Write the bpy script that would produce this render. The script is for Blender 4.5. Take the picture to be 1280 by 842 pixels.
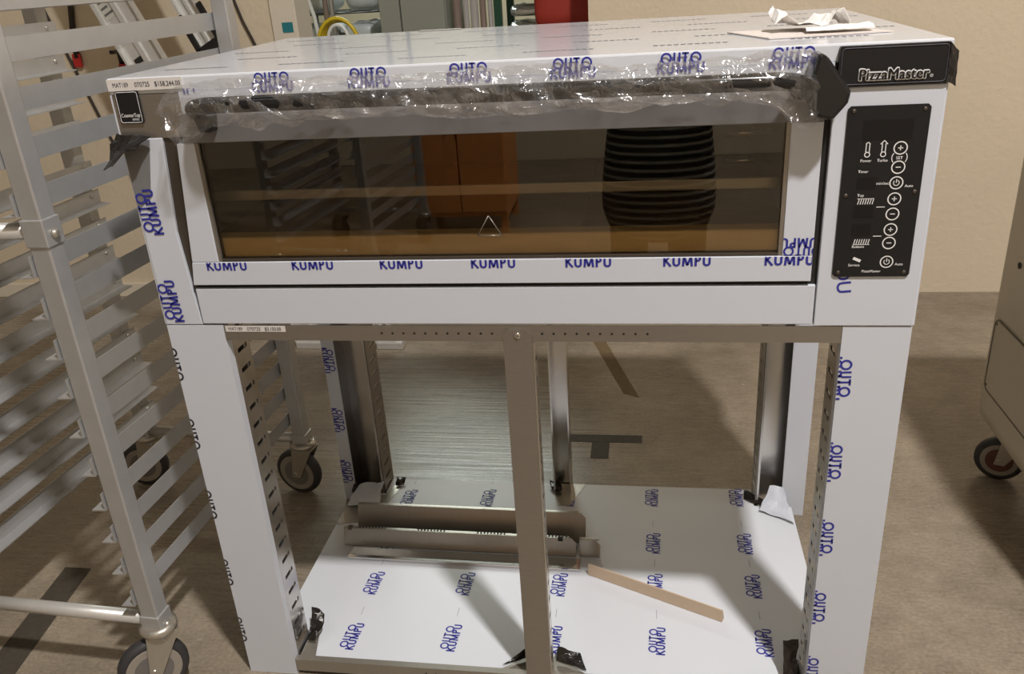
import bpy, bmesh, math, random
from mathutils import Vector, Matrix, noise
random.seed(7)
scene = bpy.context.scene
COL = scene.collection
for o in list(bpy.data.objects): bpy.data.objects.remove(o)

# ------------------------------------------------------------------ camera
cam_d = bpy.data.cameras.new('camera'); cam = bpy.data.objects.new('camera', cam_d); COL.objects.link(cam)
cam_d.sensor_width = 36.0; cam_d.lens = 1054.29 / 1280 * 36.0
cam_d.clip_start = 0.02
pitch, yaw, roll = 0.413, -0.172, -0.066
_f = Vector((math.sin(yaw)*math.cos(pitch), math.cos(yaw)*math.cos(pitch), -math.sin(pitch)))
_r = Vector((math.cos(yaw), -math.sin(yaw), 0)); _u = _r.cross(_f)
_a = math.cos(roll)*_r + math.sin(roll)*_u; _b = -math.sin(roll)*_r + math.cos(roll)*_u
cam.matrix_world = Matrix(((_a.x, _b.x, -_f.x, 0.856), (_a.y, _b.y, -_f.y, -1.297), (_a.z, _b.z, -_f.z, 1.382), (0, 0, 0, 1)))
scene.camera = cam

# ------------------------------------------------------------------ world, exposure
w = bpy.data.worlds.new('world'); scene.world = w; w.use_nodes = True
w.node_tree.nodes['Background'].inputs[0].default_value = (1.0, 0.93, 0.82, 1)
w.node_tree.nodes['Background'].inputs[1].default_value = 0.0
scene.view_settings.view_transform = 'Standard'; scene.view_settings.look = 'None'
scene.view_settings.gamma = 1.0; scene.view_settings.use_curve_mapping = False
scene.view_settings.exposure = -0.32

KEY_POS, KEY_W = (2.1, -1.85, 5.0), 360.0
FILL_W = 9.0
BACK_W = 85.0
def area(name, loc, sx, sy, watt, col, rot=(0, 0, 0), shape='RECTANGLE'):
    d = bpy.data.lights.new(name, 'AREA'); d.shape = shape; d.size = sx; d.size_y = sy; d.energy = watt; d.color = col
    o = bpy.data.objects.new(name, d); o.location = loc; o.rotation_euler = rot; COL.objects.link(o); return o
area('key_lamp_light', KEY_POS, 0.26, 0.26, KEY_W, (1.0, 0.955, 0.93), shape='DISK')

# ------------------------------------------------------------------ materials
MATS = {}
def mat(name, col, rough=0.5, metal=0.0, noise_scale=None, noise_amt=0.0, bump=0.0, bump_scale=80.0, coat=0.0, spec=0.5, stretch=None, alpha=1.0):
    m = bpy.data.materials.new(name); m.use_nodes = True; nt = m.node_tree; p = nt.nodes['Principled BSDF']
    p.inputs['Base Color'].default_value = (*col, 1); p.inputs['Roughness'].default_value = rough
    p.inputs['Metallic'].default_value = metal; p.inputs['Coat Weight'].default_value = coat
    p.inputs['Specular IOR Level'].default_value = spec
    tc = nt.nodes.new('ShaderNodeTexCoord'); mp = nt.nodes.new('ShaderNodeMapping')
    nt.links.new(tc.outputs['Object'], mp.inputs['Vector'])
    if stretch: mp.inputs['Scale'].default_value = stretch
    if noise_scale:
        n = nt.nodes.new('ShaderNodeTexNoise'); n.inputs['Scale'].default_value = noise_scale; n.inputs['Detail'].default_value = 5
        nt.links.new(mp.outputs[0], n.inputs['Vector'])
        r = nt.nodes.new('ShaderNodeMix'); r.data_type = 'RGBA'
        r.inputs[6].default_value = (*[max(0, c*(1-noise_amt)) for c in col], 1)
        r.inputs[7].default_value = (*[min(1, c*(1+noise_amt)) for c in col], 1)
        nt.links.new(n.outputs[0], r.inputs[0]); nt.links.new(r.outputs[2], p.inputs['Base Color'])
    if bump:
        n2 = nt.nodes.new('ShaderNodeTexNoise'); n2.inputs['Scale'].default_value = bump_scale; n2.inputs['Detail'].default_value = 4
        nt.links.new(mp.outputs[0], n2.inputs['Vector'])
        b = nt.nodes.new('ShaderNodeBump'); b.inputs['Strength'].default_value = bump; b.inputs['Distance'].default_value = 0.01
        nt.links.new(n2.outputs[0], b.inputs['Height']); nt.links.new(b.outputs[0], p.inputs['Normal'])
    MATS[name] = m; return m
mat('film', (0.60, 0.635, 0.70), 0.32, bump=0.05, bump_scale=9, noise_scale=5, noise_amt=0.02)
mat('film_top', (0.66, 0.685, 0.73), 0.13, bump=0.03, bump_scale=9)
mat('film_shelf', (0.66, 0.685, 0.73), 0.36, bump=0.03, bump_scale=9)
mat('film_grey', (0.19, 0.19, 0.195), 0.35)
mat('ink', (0.028, 0.032, 0.30), 0.5)
mat('ink_black', (0.02, 0.02, 0.03), 0.5)
mat('ink_grey', (0.10, 0.10, 0.13), 0.5)
mat('steel', (0.325, 0.30, 0.265), 0.36, 0.75, noise_scale=30, noise_amt=0.07, stretch=(1, 1, 6))
mat('steel_bright', (0.62, 0.60, 0.57), 0.22, 0.95, noise_scale=20, noise_amt=0.06, stretch=(1, 1, 8))
mat('steel_runner', (0.385, 0.36, 0.315), 0.32, 0.7, noise_scale=30, noise_amt=0.06, stretch=(6, 1, 1))
mat('chrome', (0.75, 0.74, 0.72), 0.12, 1.0)
mat('dark_steel', (0.10, 0.085, 0.07), 0.4, 0.6)
mat('void', (0.012, 0.011, 0.010), 0.7)
mat('black_plastic', (0.012, 0.012, 0.013), 0.18)
mat('black_panel', (0.011, 0.011, 0.012), 0.42, noise_scale=40, noise_amt=0.1, spec=0.35)
mat('display', (0.006, 0.006, 0.007), 0.38, spec=0.35)
mat('black_film', (0.014, 0.012, 0.011), 0.22, bump=0.35, bump_scale=45)
mat('print_white', (0.78, 0.78, 0.78), 0.5)
mat('sticker', (0.70, 0.67, 0.64), 0.45)
mat('aluminium', (0.53, 0.535, 0.535), 0.42, 0.62, noise_scale=25, noise_amt=0.10, bump=0.03, bump_scale=60)
mat('aluminium_pale', (0.64, 0.63, 0.60), 0.38, 0.45, noise_scale=18, noise_amt=0.08)
mat('zinc', (0.50, 0.47, 0.41), 0.34, 0.75, noise_scale=60, noise_amt=0.12)
mat('rubber', (0.035, 0.034, 0.036), 0.55)
mat('wheel_grey', (0.16, 0.15, 0.14), 0.5)
mat('wheel_rim', (0.30, 0.27, 0.23), 0.45)
mat('wheel_red', (0.11, 0.04, 0.028), 0.5)
mat('paper', (0.88, 0.86, 0.83), 0.7, bump=0.1, bump_scale=25)
mat('card', (0.56, 0.43, 0.31), 0.8, noise_scale=60, noise_amt=0.05)
mat('card_pale', (0.72, 0.65, 0.60), 0.7)
mat('hearth_lit', (0.92, 0.68, 0.36), 0.6, noise_scale=14, noise_amt=0.08, stretch=(1, 4, 4))  # bright gold paints lamplight on the hearth front into the colour
mat('stone', (0.26, 0.165, 0.085), 0.8, noise_scale=25, noise_amt=0.18)  # darkened to paint the shade behind the lit hearth front
mat('liner', (0.022, 0.023, 0.018), 0.45, 0.4)
mat('machine', (0.50, 0.455, 0.37), 0.42, 0.15, noise_scale=40, noise_amt=0.04)
mat('machine_line', (0.10, 0.085, 0.06), 0.5)
mat('jamb', (0.72, 0.66, 0.54), 0.6)
mat('teal', (0.02, 0.20, 0.24), 0.5)
mat('cable', (0.03, 0.02, 0.015), 0.5)
mat('yellow', (0.62, 0.46, 0.02), 0.4)
mat('hose_white', (0.70, 0.72, 0.70), 0.4)
mat('hose_dark', (0.05, 0.055, 0.05), 0.4)
mat('pipe', (0.35, 0.35, 0.33), 0.35, 0.6)
mat('wire', (0.13, 0.14, 0.14), 0.35, 0.7)
mat('locker', (0.27, 0.285, 0.25), 0.45, noise_scale=6, noise_amt=0.04)
mat('pole_brown', (0.20, 0.15, 0.12), 0.5)
mat('pole_grey', (0.36, 0.34, 0.32), 0.45)
mat('green', (0.010, 0.06, 0.035), 0.4)
mat('bag', (0.55, 0.60, 0.62), 0.35, bump=0.3, bump_scale=30)
mat('red_cloth', (0.34, 0.030, 0.018), 0.6, noise_scale=12, noise_amt=0.12)
mat('red_tag', (0.45, 0.02, 0.02), 0.5)
mat('wood', (0.78, 0.31, 0.095), 0.45, noise_scale=8, noise_amt=0.22, stretch=(5, 5, 0.6))
mat('silver_wrap', (0.70, 0.73, 0.72), 0.18, 0.6, bump=0.8, bump_scale=35)
mat('skin', (0.45, 0.25, 0.17), 0.5)
mat('hair', (0.02, 0.014, 0.010), 0.5)
mat('denim', (0.03, 0.04, 0.07), 0.8)
mat('ladder_label', (0.50, 0.49, 0.43), 0.5)
mat('ladder_ink', (0.12, 0.12, 0.11), 0.5)
mat('tape_dark', (0.055, 0.045, 0.032), 0.75, noise_scale=90, noise_amt=0.5)
mat('tape_tan', (0.16, 0.11, 0.055), 0.75, noise_scale=60, noise_amt=0.4)
mat('lamp_body', (0.6, 0.6, 0.6), 0.4)
def emit(name, col, s):
    m = bpy.data.materials.new(name); m.use_nodes = True; p = m.node_tree.nodes['Principled BSDF']
    p.inputs['Base Color'].default_value = (*col, 1); p.inputs['Emission Color'].default_value = (*col, 1)
    p.inputs['Emission Strength'].default_value = s; MATS[name] = m
emit('lamp_glow', (1.0, 0.95, 0.86), 4.0)
emit('tube_glow', (0.93, 1.0, 0.95), 5.0)

def wall_mat():
    m = mat('wall_paint', (0.71, 0.61, 0.455), 0.75, noise_scale=3.0, noise_amt=0.07, bump=0.25, bump_scale=45)
wall_mat()
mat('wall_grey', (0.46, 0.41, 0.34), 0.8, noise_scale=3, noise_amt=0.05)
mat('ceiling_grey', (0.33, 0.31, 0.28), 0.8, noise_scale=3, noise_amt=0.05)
def floor_mat():
    m = bpy.data.materials.new('concrete'); m.use_nodes = True; nt = m.node_tree; p = nt.nodes['Principled BSDF']; L = nt.links.new
    tc = nt.nodes.new('ShaderNodeTexCoord')
    def nz(scale, stretch, detail=6, rough=0.6):
        mp = nt.nodes.new('ShaderNodeMapping'); mp.inputs['Scale'].default_value = stretch; L(tc.outputs['Object'], mp.inputs['Vector'])
        n = nt.nodes.new('ShaderNodeTexNoise'); n.inputs['Scale'].default_value = scale; n.inputs['Detail'].default_value = detail
        n.inputs['Roughness'].default_value = rough; L(mp.outputs[0], n.inputs['Vector']); return n.outputs[0]
    big = nz(2.2, (1, 1, 1)); fine = nz(120, (1, 1, 1)); streak = nz(50, (0.05, 1.6, 1), 4)
    r = nt.nodes.new('ShaderNodeValToRGB'); e = r.color_ramp.elements
    e[0].position = 0.36; e[0].color = (0.170, 0.136, 0.097, 1); e[1].position = 0.64; e[1].color = (0.365, 0.308, 0.235, 1)
    mx = nt.nodes.new('ShaderNodeMath'); mx.operation = 'MULTIPLY_ADD'; mx.inputs[1].default_value = 0.45; mx.inputs[2].default_value = 0.0
    L(fine, mx.inputs[0]); ad = nt.nodes.new('ShaderNodeMath'); ad.operation = 'MULTIPLY_ADD'; ad.inputs[1].default_value = 0.55
    L(big, ad.inputs[0]); L(mx.outputs[0], ad.inputs[2]); L(ad.outputs[0], r.inputs[0])
    vo = nt.nodes.new('ShaderNodeTexVoronoi'); vo.inputs['Scale'].default_value = 7; L(tc.outputs['Object'], vo.inputs['Vector'])
    wn = nt.nodes.new('ShaderNodeTexWhiteNoise'); L(vo.outputs['Position'], wn.inputs['Vector'])
    th_ = nt.nodes.new('ShaderNodeMath'); th_.operation = 'MULTIPLY_ADD'; th_.inputs[1].default_value = 0.055; th_.inputs[2].default_value = -0.012; L(wn.outputs['Value'], th_.inputs[0])
    lt = nt.nodes.new('ShaderNodeMath'); lt.operation = 'LESS_THAN'; L(vo.outputs['Distance'], lt.inputs[0]); L(th_.outputs[0], lt.inputs[1])
    sm = nt.nodes.new('ShaderNodeMix'); sm.data_type = 'RGBA'; sm.inputs[7].default_value = (0.42, 0.37, 0.30, 1); L(lt.outputs[0], sm.inputs[0]); L(r.outputs[0], sm.inputs[6])
    st_ = nz(14, (0.9, 1, 1), 8, 0.75); sr = nt.nodes.new('ShaderNodeMapRange'); sr.inputs[1].default_value = 0.35; sr.inputs[2].default_value = 0.7; sr.inputs[3].default_value = 0.82; sr.inputs[4].default_value = 1.14; L(st_, sr.inputs[0])
    vm = nt.nodes.new('ShaderNodeMix'); vm.data_type = 'RGBA'; vm.blend_type = 'MULTIPLY'; vm.inputs[0].default_value = 1.0; L(sm.outputs[2], vm.inputs[6]); L(sr.outputs[0], vm.inputs[7]); L(vm.outputs[2], p.inputs['Base Color'])
    rr = nt.nodes.new('ShaderNodeMapRange'); rr.inputs[1].default_value = 0.3; rr.inputs[2].default_value = 0.7
    rr.inputs[3].default_value = 0.19; rr.inputs[4].default_value = 0.38; L(streak, rr.inputs[0]); L(rr.outputs[0], p.inputs['Roughness'])
    b = nt.nodes.new('ShaderNodeBump'); b.inputs['Strength'].default_value = 0.11; b.inputs['Distance'].default_value = 0.006
    L(streak, b.inputs['Height']); L(b.outputs[0], p.inputs['Normal']); MATS['concrete'] = m
floor_mat()
def glass_mat(name, tint, ior=1.5, gl=1.0):
    m = bpy.data.materials.new(name); m.use_nodes = True; nt = m.node_tree; nt.nodes.remove(nt.nodes['Principled BSDF'])
    t = nt.nodes.new('ShaderNodeBsdfTransparent'); t.inputs[0].default_value = (*tint, 1)
    g = nt.nodes.new('ShaderNodeBsdfGlossy'); g.inputs['Roughness'].default_value = 0.0; g.inputs[0].default_value = (gl, gl, gl, 1)
    f = nt.nodes.new('ShaderNodeFresnel'); f.inputs[0].default_value = ior
    x = nt.nodes.new('ShaderNodeMixShader'); nt.links.new(f.outputs[0], x.inputs[0]); nt.links.new(t.outputs[0], x.inputs[1]); nt.links.new(g.outputs[0], x.inputs[2])
    nt.links.new(x.outputs[0], nt.nodes['Material Output'].inputs[0]); MATS[name] = m
glass_mat('oven_glass', (0.93, 0.905, 0.83), 1.6)
def wrap_mat():
    m = bpy.data.materials.new('plastic_wrap'); m.use_nodes = True; nt = m.node_tree; nt.nodes.remove(nt.nodes['Principled BSDF']); L = nt.links.new
    tc = nt.nodes.new('ShaderNodeTexCoord'); n = nt.nodes.new('ShaderNodeTexNoise'); n.inputs['Scale'].default_value = 30; n.inputs['Detail'].default_value = 2
    n.inputs['Distortion'].default_value = 2.5
    L(tc.outputs['Object'], n.inputs['Vector']); b = nt.nodes.new('ShaderNodeBump'); b.inputs['Strength'].default_value = 0.5; b.inputs['Distance'].default_value = 0.01
    L(n.outputs[0], b.inputs['Height'])
    t = nt.nodes.new('ShaderNodeBsdfTransparent'); t.inputs[0].default_value = (0.985, 0.98, 0.975, 1)
    g = nt.nodes.new('ShaderNodeBsdfGlossy'); g.inputs['Roughness'].default_value = 0.20; L(b.outputs[0], g.inputs['Normal'])
    d = nt.nodes.new('ShaderNodeBsdfDiffuse'); d.inputs[0].default_value = (0.62, 0.58, 0.55, 1)
    tl_ = nt.nodes.new('ShaderNodeBsdfTranslucent'); tl_.inputs[0].default_value = (0.85, 0.83, 0.80, 1)
    d.inputs[0].default_value = (0.85, 0.83, 0.81, 1)
    dm = nt.nodes.new('ShaderNodeMixShader'); dm.inputs[0].default_value = 0.4; L(d.outputs[0], dm.inputs[1]); L(tl_.outputs[0], dm.inputs[2])
    n3 = nt.nodes.new('ShaderNodeTexNoise'); n3.inputs['Scale'].default_value = 11; n3.inputs['Detail'].default_value = 3; n3.inputs['Distortion'].default_value = 1.5
    L(tc.outputs['Object'], n3.inputs['Vector'])
    mr = nt.nodes.new('ShaderNodeMapRange'); mr.inputs[1].default_value = 0.48; mr.inputs[2].default_value = 0.72; mr.inputs[3].default_value = 0.05; mr.inputs[4].default_value = 0.32; L(n3.outputs[0], mr.inputs[0])
    x1 = nt.nodes.new('ShaderNodeMixShader'); L(mr.outputs[0], x1.inputs[0]); L(t.outputs[0], x1.inputs[1]); L(dm.outputs[0], x1.inputs[2])
    x = nt.nodes.new('ShaderNodeMixShader'); x.inputs[0].default_value = 0.13; L(x1.outputs[0], x.inputs[1]); L(g.outputs[0], x.inputs[2])
    L(x.outputs[0], nt.nodes['Material Output'].inputs[0]); MATS['plastic_wrap'] = m
wrap_mat()
def shirt_mat():
    m = bpy.data.materials.new('striped_shirt'); m.use_nodes = True; nt = m.node_tree; p = nt.nodes['Principled BSDF']
    tc = nt.nodes.new('ShaderNodeTexCoord'); wv = nt.nodes.new('ShaderNodeTexWave'); wv.bands_direction = 'Z'; wv.inputs['Scale'].default_value = 11
    r = nt.nodes.new('ShaderNodeValToRGB'); r.color_ramp.interpolation = 'CONSTANT'
    r.color_ramp.elements[0].color = (0.012, 0.012, 0.015, 1); r.color_ramp.elements[1].position = 0.75; r.color_ramp.elements[1].color = (0.42, 0.42, 0.40, 1)
    nt.links.new(tc.outputs['Object'], wv.inputs['Vector']); nt.links.new(wv.outputs[0], r.inputs[0]); nt.links.new(r.outputs[0], p.inputs['Base Color'])
    p.inputs['Roughness'].default_value = 0.9; MATS['striped_shirt'] = m
shirt_mat()

# ------------------------------------------------------------------ mesh helpers
class MB:
    def __init__(s): s.bm = bmesh.new()
    def box(s, x0, x1, y0, y1, z0, z1):
        v = [s.bm.verts.new(p) for p in ((x0,y0,z0),(x1,y0,z0),(x1,y1,z0),(x0,y1,z0),(x0,y0,z1),(x1,y0,z1),(x1,y1,z1),(x0,y1,z1))]
        for f in ((3,2,1,0),(4,5,6,7),(0,1,5,4),(1,2,6,5),(2,3,7,6),(3,0,4,7)): s.bm.faces.new([v[i] for i in f])
        return s
    def prism(s, pts, d):                 # planar polygon (3D points) extruded by vector d
        d = Vector(d); a = [s.bm.verts.new(p) for p in pts]; b = [s.bm.verts.new(Vector(p)+d) for p in pts]; n = len(a)
        s.bm.faces.new(a[::-1]); s.bm.faces.new(b)
        for i in range(n): s.bm.faces.new((a[i], a[(i+1) % n], b[(i+1) % n], b[i]))
        return s
    def tube(s, path, r, n=10, cap=True, rs=None):
        P = [Vector(p) for p in path]; rings = []
        up = None
        for i, p in enumerate(P):
            t = (P[min(i+1, len(P)-1)] - P[max(i-1, 0)]).normalized()
            if up is None: up = Vector((0, 0, 1)) if abs(t.z) < 0.9 else Vector((1, 0, 0))
            u = (up - t*up.dot(t)).normalized(); up = u; vv = t.cross(u); rr = rs[i] if rs else r
            rings.append([s.bm.verts.new(p + rr*(math.cos(2*math.pi*k/n)*u + math.sin(2*math.pi*k/n)*vv)) for k in range(n)])
        for a, b in zip(rings, rings[1:]):
            for k in range(n):
                f = s.bm.faces.new((a[k], a[(k+1) % n], b[(k+1) % n], b[k])); f.smooth = True
        if cap: s.bm.faces.new(rings[0][::-1]); s.bm.faces.new(rings[-1])
        return s
    def cyl(s, a, b, r, n=16): return s.tube([a, b], r, n)
    def ring(s, c, ax, R, r, n=28, m=8):    # torus
        ax = Vector(ax).normalized(); u = ax.orthogonal().normalized(); v = ax.cross(u); c = Vector(c); V = []
        for i in range(n):
            t = 2*math.pi*i/n; d = math.cos(t)*u + math.sin(t)*v
            V.append([s.bm.verts.new(c + d*(R + r*math.cos(2*math.pi*k/m)) + ax*r*math.sin(2*math.pi*k/m)) for k in range(m)])
        for i in range(n):
            for k in range(m):
                f = s.bm.faces.new((V[i][k], V[(i+1) % n][k], V[(i+1) % n][(k+1) % m], V[i][(k+1) % m])); f.smooth = True
        return s
    def lathe(s, c, ax, prof, n=28):        # prof: (radius, along)
        ax = Vector(ax).normalized(); u = ax.orthogonal().normalized(); v = ax.cross(u); c = Vector(c); V = []
        for i in range(n):
            t = 2*math.pi*i/n; d = math.cos(t)*u + math.sin(t)*v
            V.append([s.bm.verts.new(c + d*r + ax*h) for r, h in prof])
        for i in range(n):
            for k in range(len(prof)-1):
                f = s.bm.faces.new((V[i][k], V[(i+1) % n][k], V[(i+1) % n][k+1], V[i][k+1])); f.smooth = True
        s.bm.faces.new([V[i][0] for i in range(n)][::-1]); s.bm.faces.new([V[i][-1] for i in range(n)])
        return s
    def grid(s, fn, nu, nv, smooth=True):
        V = [[s.bm.verts.new(fn(i/nu, j/nv)) for j in range(nv+1)] for i in range(nu+1)]
        for i in range(nu):
            for j in range(nv):
                f = s.bm.faces.new((V[i][j], V[i+1][j], V[i+1][j+1], V[i][j+1])); f.smooth = smooth
        return s
    def build(s, name, m, parent=None, bevel=0.0, solid=0.0, smooth=False):
        bmesh.ops.recalc_face_normals(s.bm, faces=s.bm.faces)
        me = bpy.data.meshes.new(name); s.bm.to_mesh(me); s.bm.free(); me.materials.append(MATS[m])
        o = bpy.data.objects.new(name, me); COL.objects.link(o)
        if parent: o.parent = parent
        if solid:
            q = o.modifiers.new('solid', 'SOLIDIFY'); q.thickness = solid; q.offset = 0
        if bevel:
            q = o.modifiers.new('bevel', 'BEVEL'); q.width = bevel; q.segments = 2; q.limit_method = 'ANGLE'
        return o
def thing(name, label, cat, loc=(0, 0, 0), group=None, rz=0):
    o = bpy.data.objects.new(name, None); COL.objects.link(o); o.location = loc; o.rotation_euler = (0, 0, rz); o.empty_display_size = 0.05
    return tag(o, label, cat, group)
def tag(o, label, cat, group=None):
    o['label'] = label; o['category'] = cat
    if group: o['group'] = group
    return o
def struct(o, label=None):
    o['kind'] = 'structure'
    if label: o['label'] = label
    return o
def box(name, m, parent, *b, bevel=0.0): return MB().box(*b).build(name, m, parent, bevel)
def copy_tree(o, parent=None):
    c = o.copy(); COL.objects.link(c); c.parent = parent
    for ch in list(o.children): copy_tree(ch, c)
    return c

# text -> bmesh in local uv plane, centred
_tcache = {}
def text_bm(txt, size, bold=0.0, align='CENTER', width=None, shear=0.0):
    key = (txt, size, bold, align, width, shear)
    if key not in _tcache:
        cu = bpy.data.curves.new('t', 'FONT'); cu.body = txt; cu.size = size; cu.align_x = align; cu.align_y = 'CENTER'; cu.offset = bold*size; cu.resolution_u = 3; cu.shear = shear
        o = bpy.data.objects.new('t', cu); COL.objects.link(o)
        dg = bpy.context.evaluated_depsgraph_get(); me = bpy.data.meshes.new_from_object(o.evaluated_get(dg))
        bpy.data.objects.remove(o); bpy.data.curves.remove(cu)
        if width:
            xs = [v.co.x for v in me.vertices]; k = width/(max(xs)-min(xs))
            for v in me.vertices: v.co.x *= k
        _tcache[key] = me
    b = bmesh.new(); b.from_mesh(_tcache[key]); return b
def place_text(parts, name, m, parent, org, u, v, n, lift=0.0006, clips=()):
    """parts: (text,size,bold,dx,dy,width); u,v: reading and up direction; clips: (point, normal to drop)"""
    u = Vector(u).normalized(); v = Vector(v).normalized(); n = Vector(n).normalized(); org = Vector(org)
    out = bmesh.new()
    for i, (t, s, bd, dx, dy, wd) in enumerate(parts):
        b = text_bm(t, s, bd, width=wd)
        for q in b.verts: q.co = org + u*(q.co.x+dx) + v*(q.co.y+dy) + n*(lift + 0.00015*i)
        tmp = bpy.data.meshes.new('tmp'); b.to_mesh(tmp); b.free(); out.from_mesh(tmp); bpy.data.meshes.remove(tmp)
    for p, nn in clips:
        g = out.verts[:] + out.edges[:] + out.faces[:]
        if g: bmesh.ops.bisect_plane(out, geom=g, plane_co=p, plane_no=nn, clear_outer=True)
    me = bpy.data.meshes.new(name); out.to_mesh(me); out.free(); me.materials.append(MATS[m])
    o = bpy.data.objects.new(name, me); COL.objects.link(o); o.parent = parent; return o
def stroke_word(word, cap, width, wt=0.19):
    """geometric sans capitals drawn as strokes; returns quads in word coordinates centred on 0"""
    Q = []; adv = 0.0
    def bar(x0, z0, x1, z1):
        d = Vector((x1-x0, z1-z0)); n = Vector((-d.y, d.x)).normalized()*wt/2
        Q.append([(x0+n.x, z0+n.y), (x0-n.x, z0-n.y), (x1-n.x, z1-n.y), (x1+n.x, z1+n.y)])
    def arc(cx, cz, rx, rz, t0, t1, n):
        for i in range(n):
            a0 = math.radians(t0+(t1-t0)*i/n); a1 = math.radians(t0+(t1-t0)*(i+1)/n)
            f = lambda a, k: (cx+(rx-k)*math.cos(a), cz+(rz-k)*math.sin(a))
            Q.append([f(a0, 0), f(a0, wt), f(a1, wt), f(a1, 0)])
    for ch in word:
        x = adv; h = wt/2
        if ch == 'O': arc(x+0.52, 0, 0.52, 0.52, 0, 360, 20); adv += 1.04
        if ch == 'U': bar(x+h, 0.5, x+h, -0.18); bar(x+0.66-h, 0.5, x+0.66-h, -0.18); arc(x+0.33, -0.18, 0.33, 0.33, 180, 360, 10); adv += 0.66
        if ch == 'T': bar(x, 0.5-h, x+0.62, 0.5-h); bar(x+0.31, 0.5, x+0.31, -0.5); adv += 0.62
        if ch == 'K': bar(x+h, 0.5, x+h, -0.5); bar(x+0.12, -0.02, x+0.58, 0.5); bar(x+0.20, 0.06, x+0.64, -0.5); adv += 0.64
        if ch == 'M': bar(x+h, -0.5, x+0.17, 0.5); bar(x+0.17, 0.46, x+0.46, -0.4); bar(x+0.46, -0.4, x+0.75, 0.46); bar(x+0.75, 0.5, x+0.92-h, -0.5); adv += 0.92
        if ch == 'P': bar(x+h, 0.5, x+h, -0.5); arc(x+0.26, 0.22, 0.28, 0.28, -90, 90, 8); bar(x+h, 0.5-h, x+0.27, 0.5-h); bar(x+h, -0.06+h, x+0.27, -0.06+h); adv += 0.54
        adv += 0.13
    adv -= 0.13; k = width/adv
    return [[((a-adv/2)*k, b*cap) for a, b in q] for q in Q]
def stamp(parent, org, u, v, n, clips=(), m='ink', s=1.0, only=None):
    u = Vector(u).normalized(); v = Vector(v).normalized(); n = Vector(n).normalized(); org = Vector(org); bm = bmesh.new()
    for row, (wd, cap, wid, dz) in enumerate((('OUTO', 0.0158, 0.058, 0.0068), ('KUMPU', 0.0158, 0.0675, -0.0068))):
        for q in stroke_word(wd, cap*s, wid*s):
            bm.faces.new([bm.verts.new(org + u*a + v*(b+dz*s) + n*(0.0005+0.0001*row)) for a, b in q])
    for p, nn in clips:
        g = bm.verts[:] + bm.edges[:] + bm.faces[:]
        if g: bmesh.ops.bisect_plane(bm, geom=g, plane_co=p, plane_no=nn, clear_outer=True)
    me = bpy.data.meshes.new('printed_mark'); bm.to_mesh(me); bm.free(); me.materials.append(MATS[m])
    o = bpy.data.objects.new('printed_mark', me); COL.objects.link(o); o.parent = parent; return o
X, Y, Z = Vector((1, 0, 0)), Vector((0, 1, 0)), Vector((0, 0, 1))

# ------------------------------------------------------------------ the setting
WY = 2.30
struct(box('floor', 'concrete', None, -4.2, 5.2, -5.2, 7.0, -0.1, 0))
D0, D1, DH = -0.60, 0.625, 2.25
struct(MB().box(-4.2, D0, WY, WY+0.14, 0, 5.6).box(D1, 5.2, WY, WY+0.14, 0, 5.6).box(D0, D1, WY, WY+0.14, DH, 5.6).build('wall_back', 'wall_paint'))
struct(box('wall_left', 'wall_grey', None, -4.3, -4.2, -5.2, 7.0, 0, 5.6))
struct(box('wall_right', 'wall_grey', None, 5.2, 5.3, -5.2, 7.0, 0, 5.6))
struct(box('wall_front', 'wall_paint', None, -4.2, 5.2, -5.3, -5.2, 0, 5.6))
struct(box('wall_far', 'wall_paint', None, -4.2, 5.2, 7.0, 7.1, 0, 5.6))
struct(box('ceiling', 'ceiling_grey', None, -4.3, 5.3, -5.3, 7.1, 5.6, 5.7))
tr = struct(MB().box(D0-0.10, D0+0.012, WY-0.015, WY+0.15, 0, DH+0.08).box(D0+0.012, D1, WY-0.015, WY+0.15, DH-0.012, DH+0.08).build('trim_1', 'jamb', bevel=0.003))
tl = box('notice_sticker', 'teal', tr, D0-0.055, D0-0.008, WY-0.017, WY-0.0152, 1.185, 1.225)
struct(box('baseboard_back', 'jamb', None, -4.2, D0-0.101, WY-0.012, WY, 0, 0.07, bevel=0.003))

# ceiling lamps above the frame: key and back lamp inferred, white fill strips added
def high_bay(loc, label):
    t = thing('high_bay_lamp', label, 'lamp', (loc[0], loc[1], 5.6))
    z = loc[2]-5.6
    MB().lathe((0, 0, z+0.012), Z, [(0.20, 0), (0.21, 0.03), (0.12, 0.12), (0.06, 0.2)]).build('housing', 'lamp_body', t)
    MB().lathe((0, 0, z+0.006), Z, [(0.13, 0), (0.13, 0.004)]).build('lens', 'lamp_glow', t)
    MB().cyl((0, 0, z+0.2), (0, 0, 0), 0.012).build('hanger', 'lamp_body', t)
high_bay(KEY_POS, 'round high bay lamp hanging from the ceiling in front of the oven')
def strip_light(x, y, watt, col, label, ln=1.5, zz=5.45, size=0.30):
    t = thing('strip_light', label, 'lamp', (x, y, zz))
    MB().box(-ln/2, ln/2, -size/2, size/2, 0, 0.06).build('housing', 'lamp_body', t, 0.004)
    for k in (-0.07, 0.07): MB().cyl((-ln/2+0.03, k, -0.02), (ln/2-0.03, k, -0.02), 0.014, 10).build('tube', 'tube_glow', t)
    if zz > 5.2: MB().box(-0.1, 0.1, -0.02, 0.02, 0.06, 5.6-zz).build('bracket', 'lamp_body', t)
    else:
        for sx in (-0.5, 0.5): MB().cyl((sx, 0, 0.06), (sx, 0, 5.6-zz), 0.004, 6).build('hanger', 'lamp_body', t)
    area('strip_light_glow', (x, y, zz-0.045), ln, size, watt, col)
strip_light(-2.2, -2.6, FILL_W, (1.0, 0.97, 0.95), 'added white fill strip light on the ceiling near the left wall')
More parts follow.
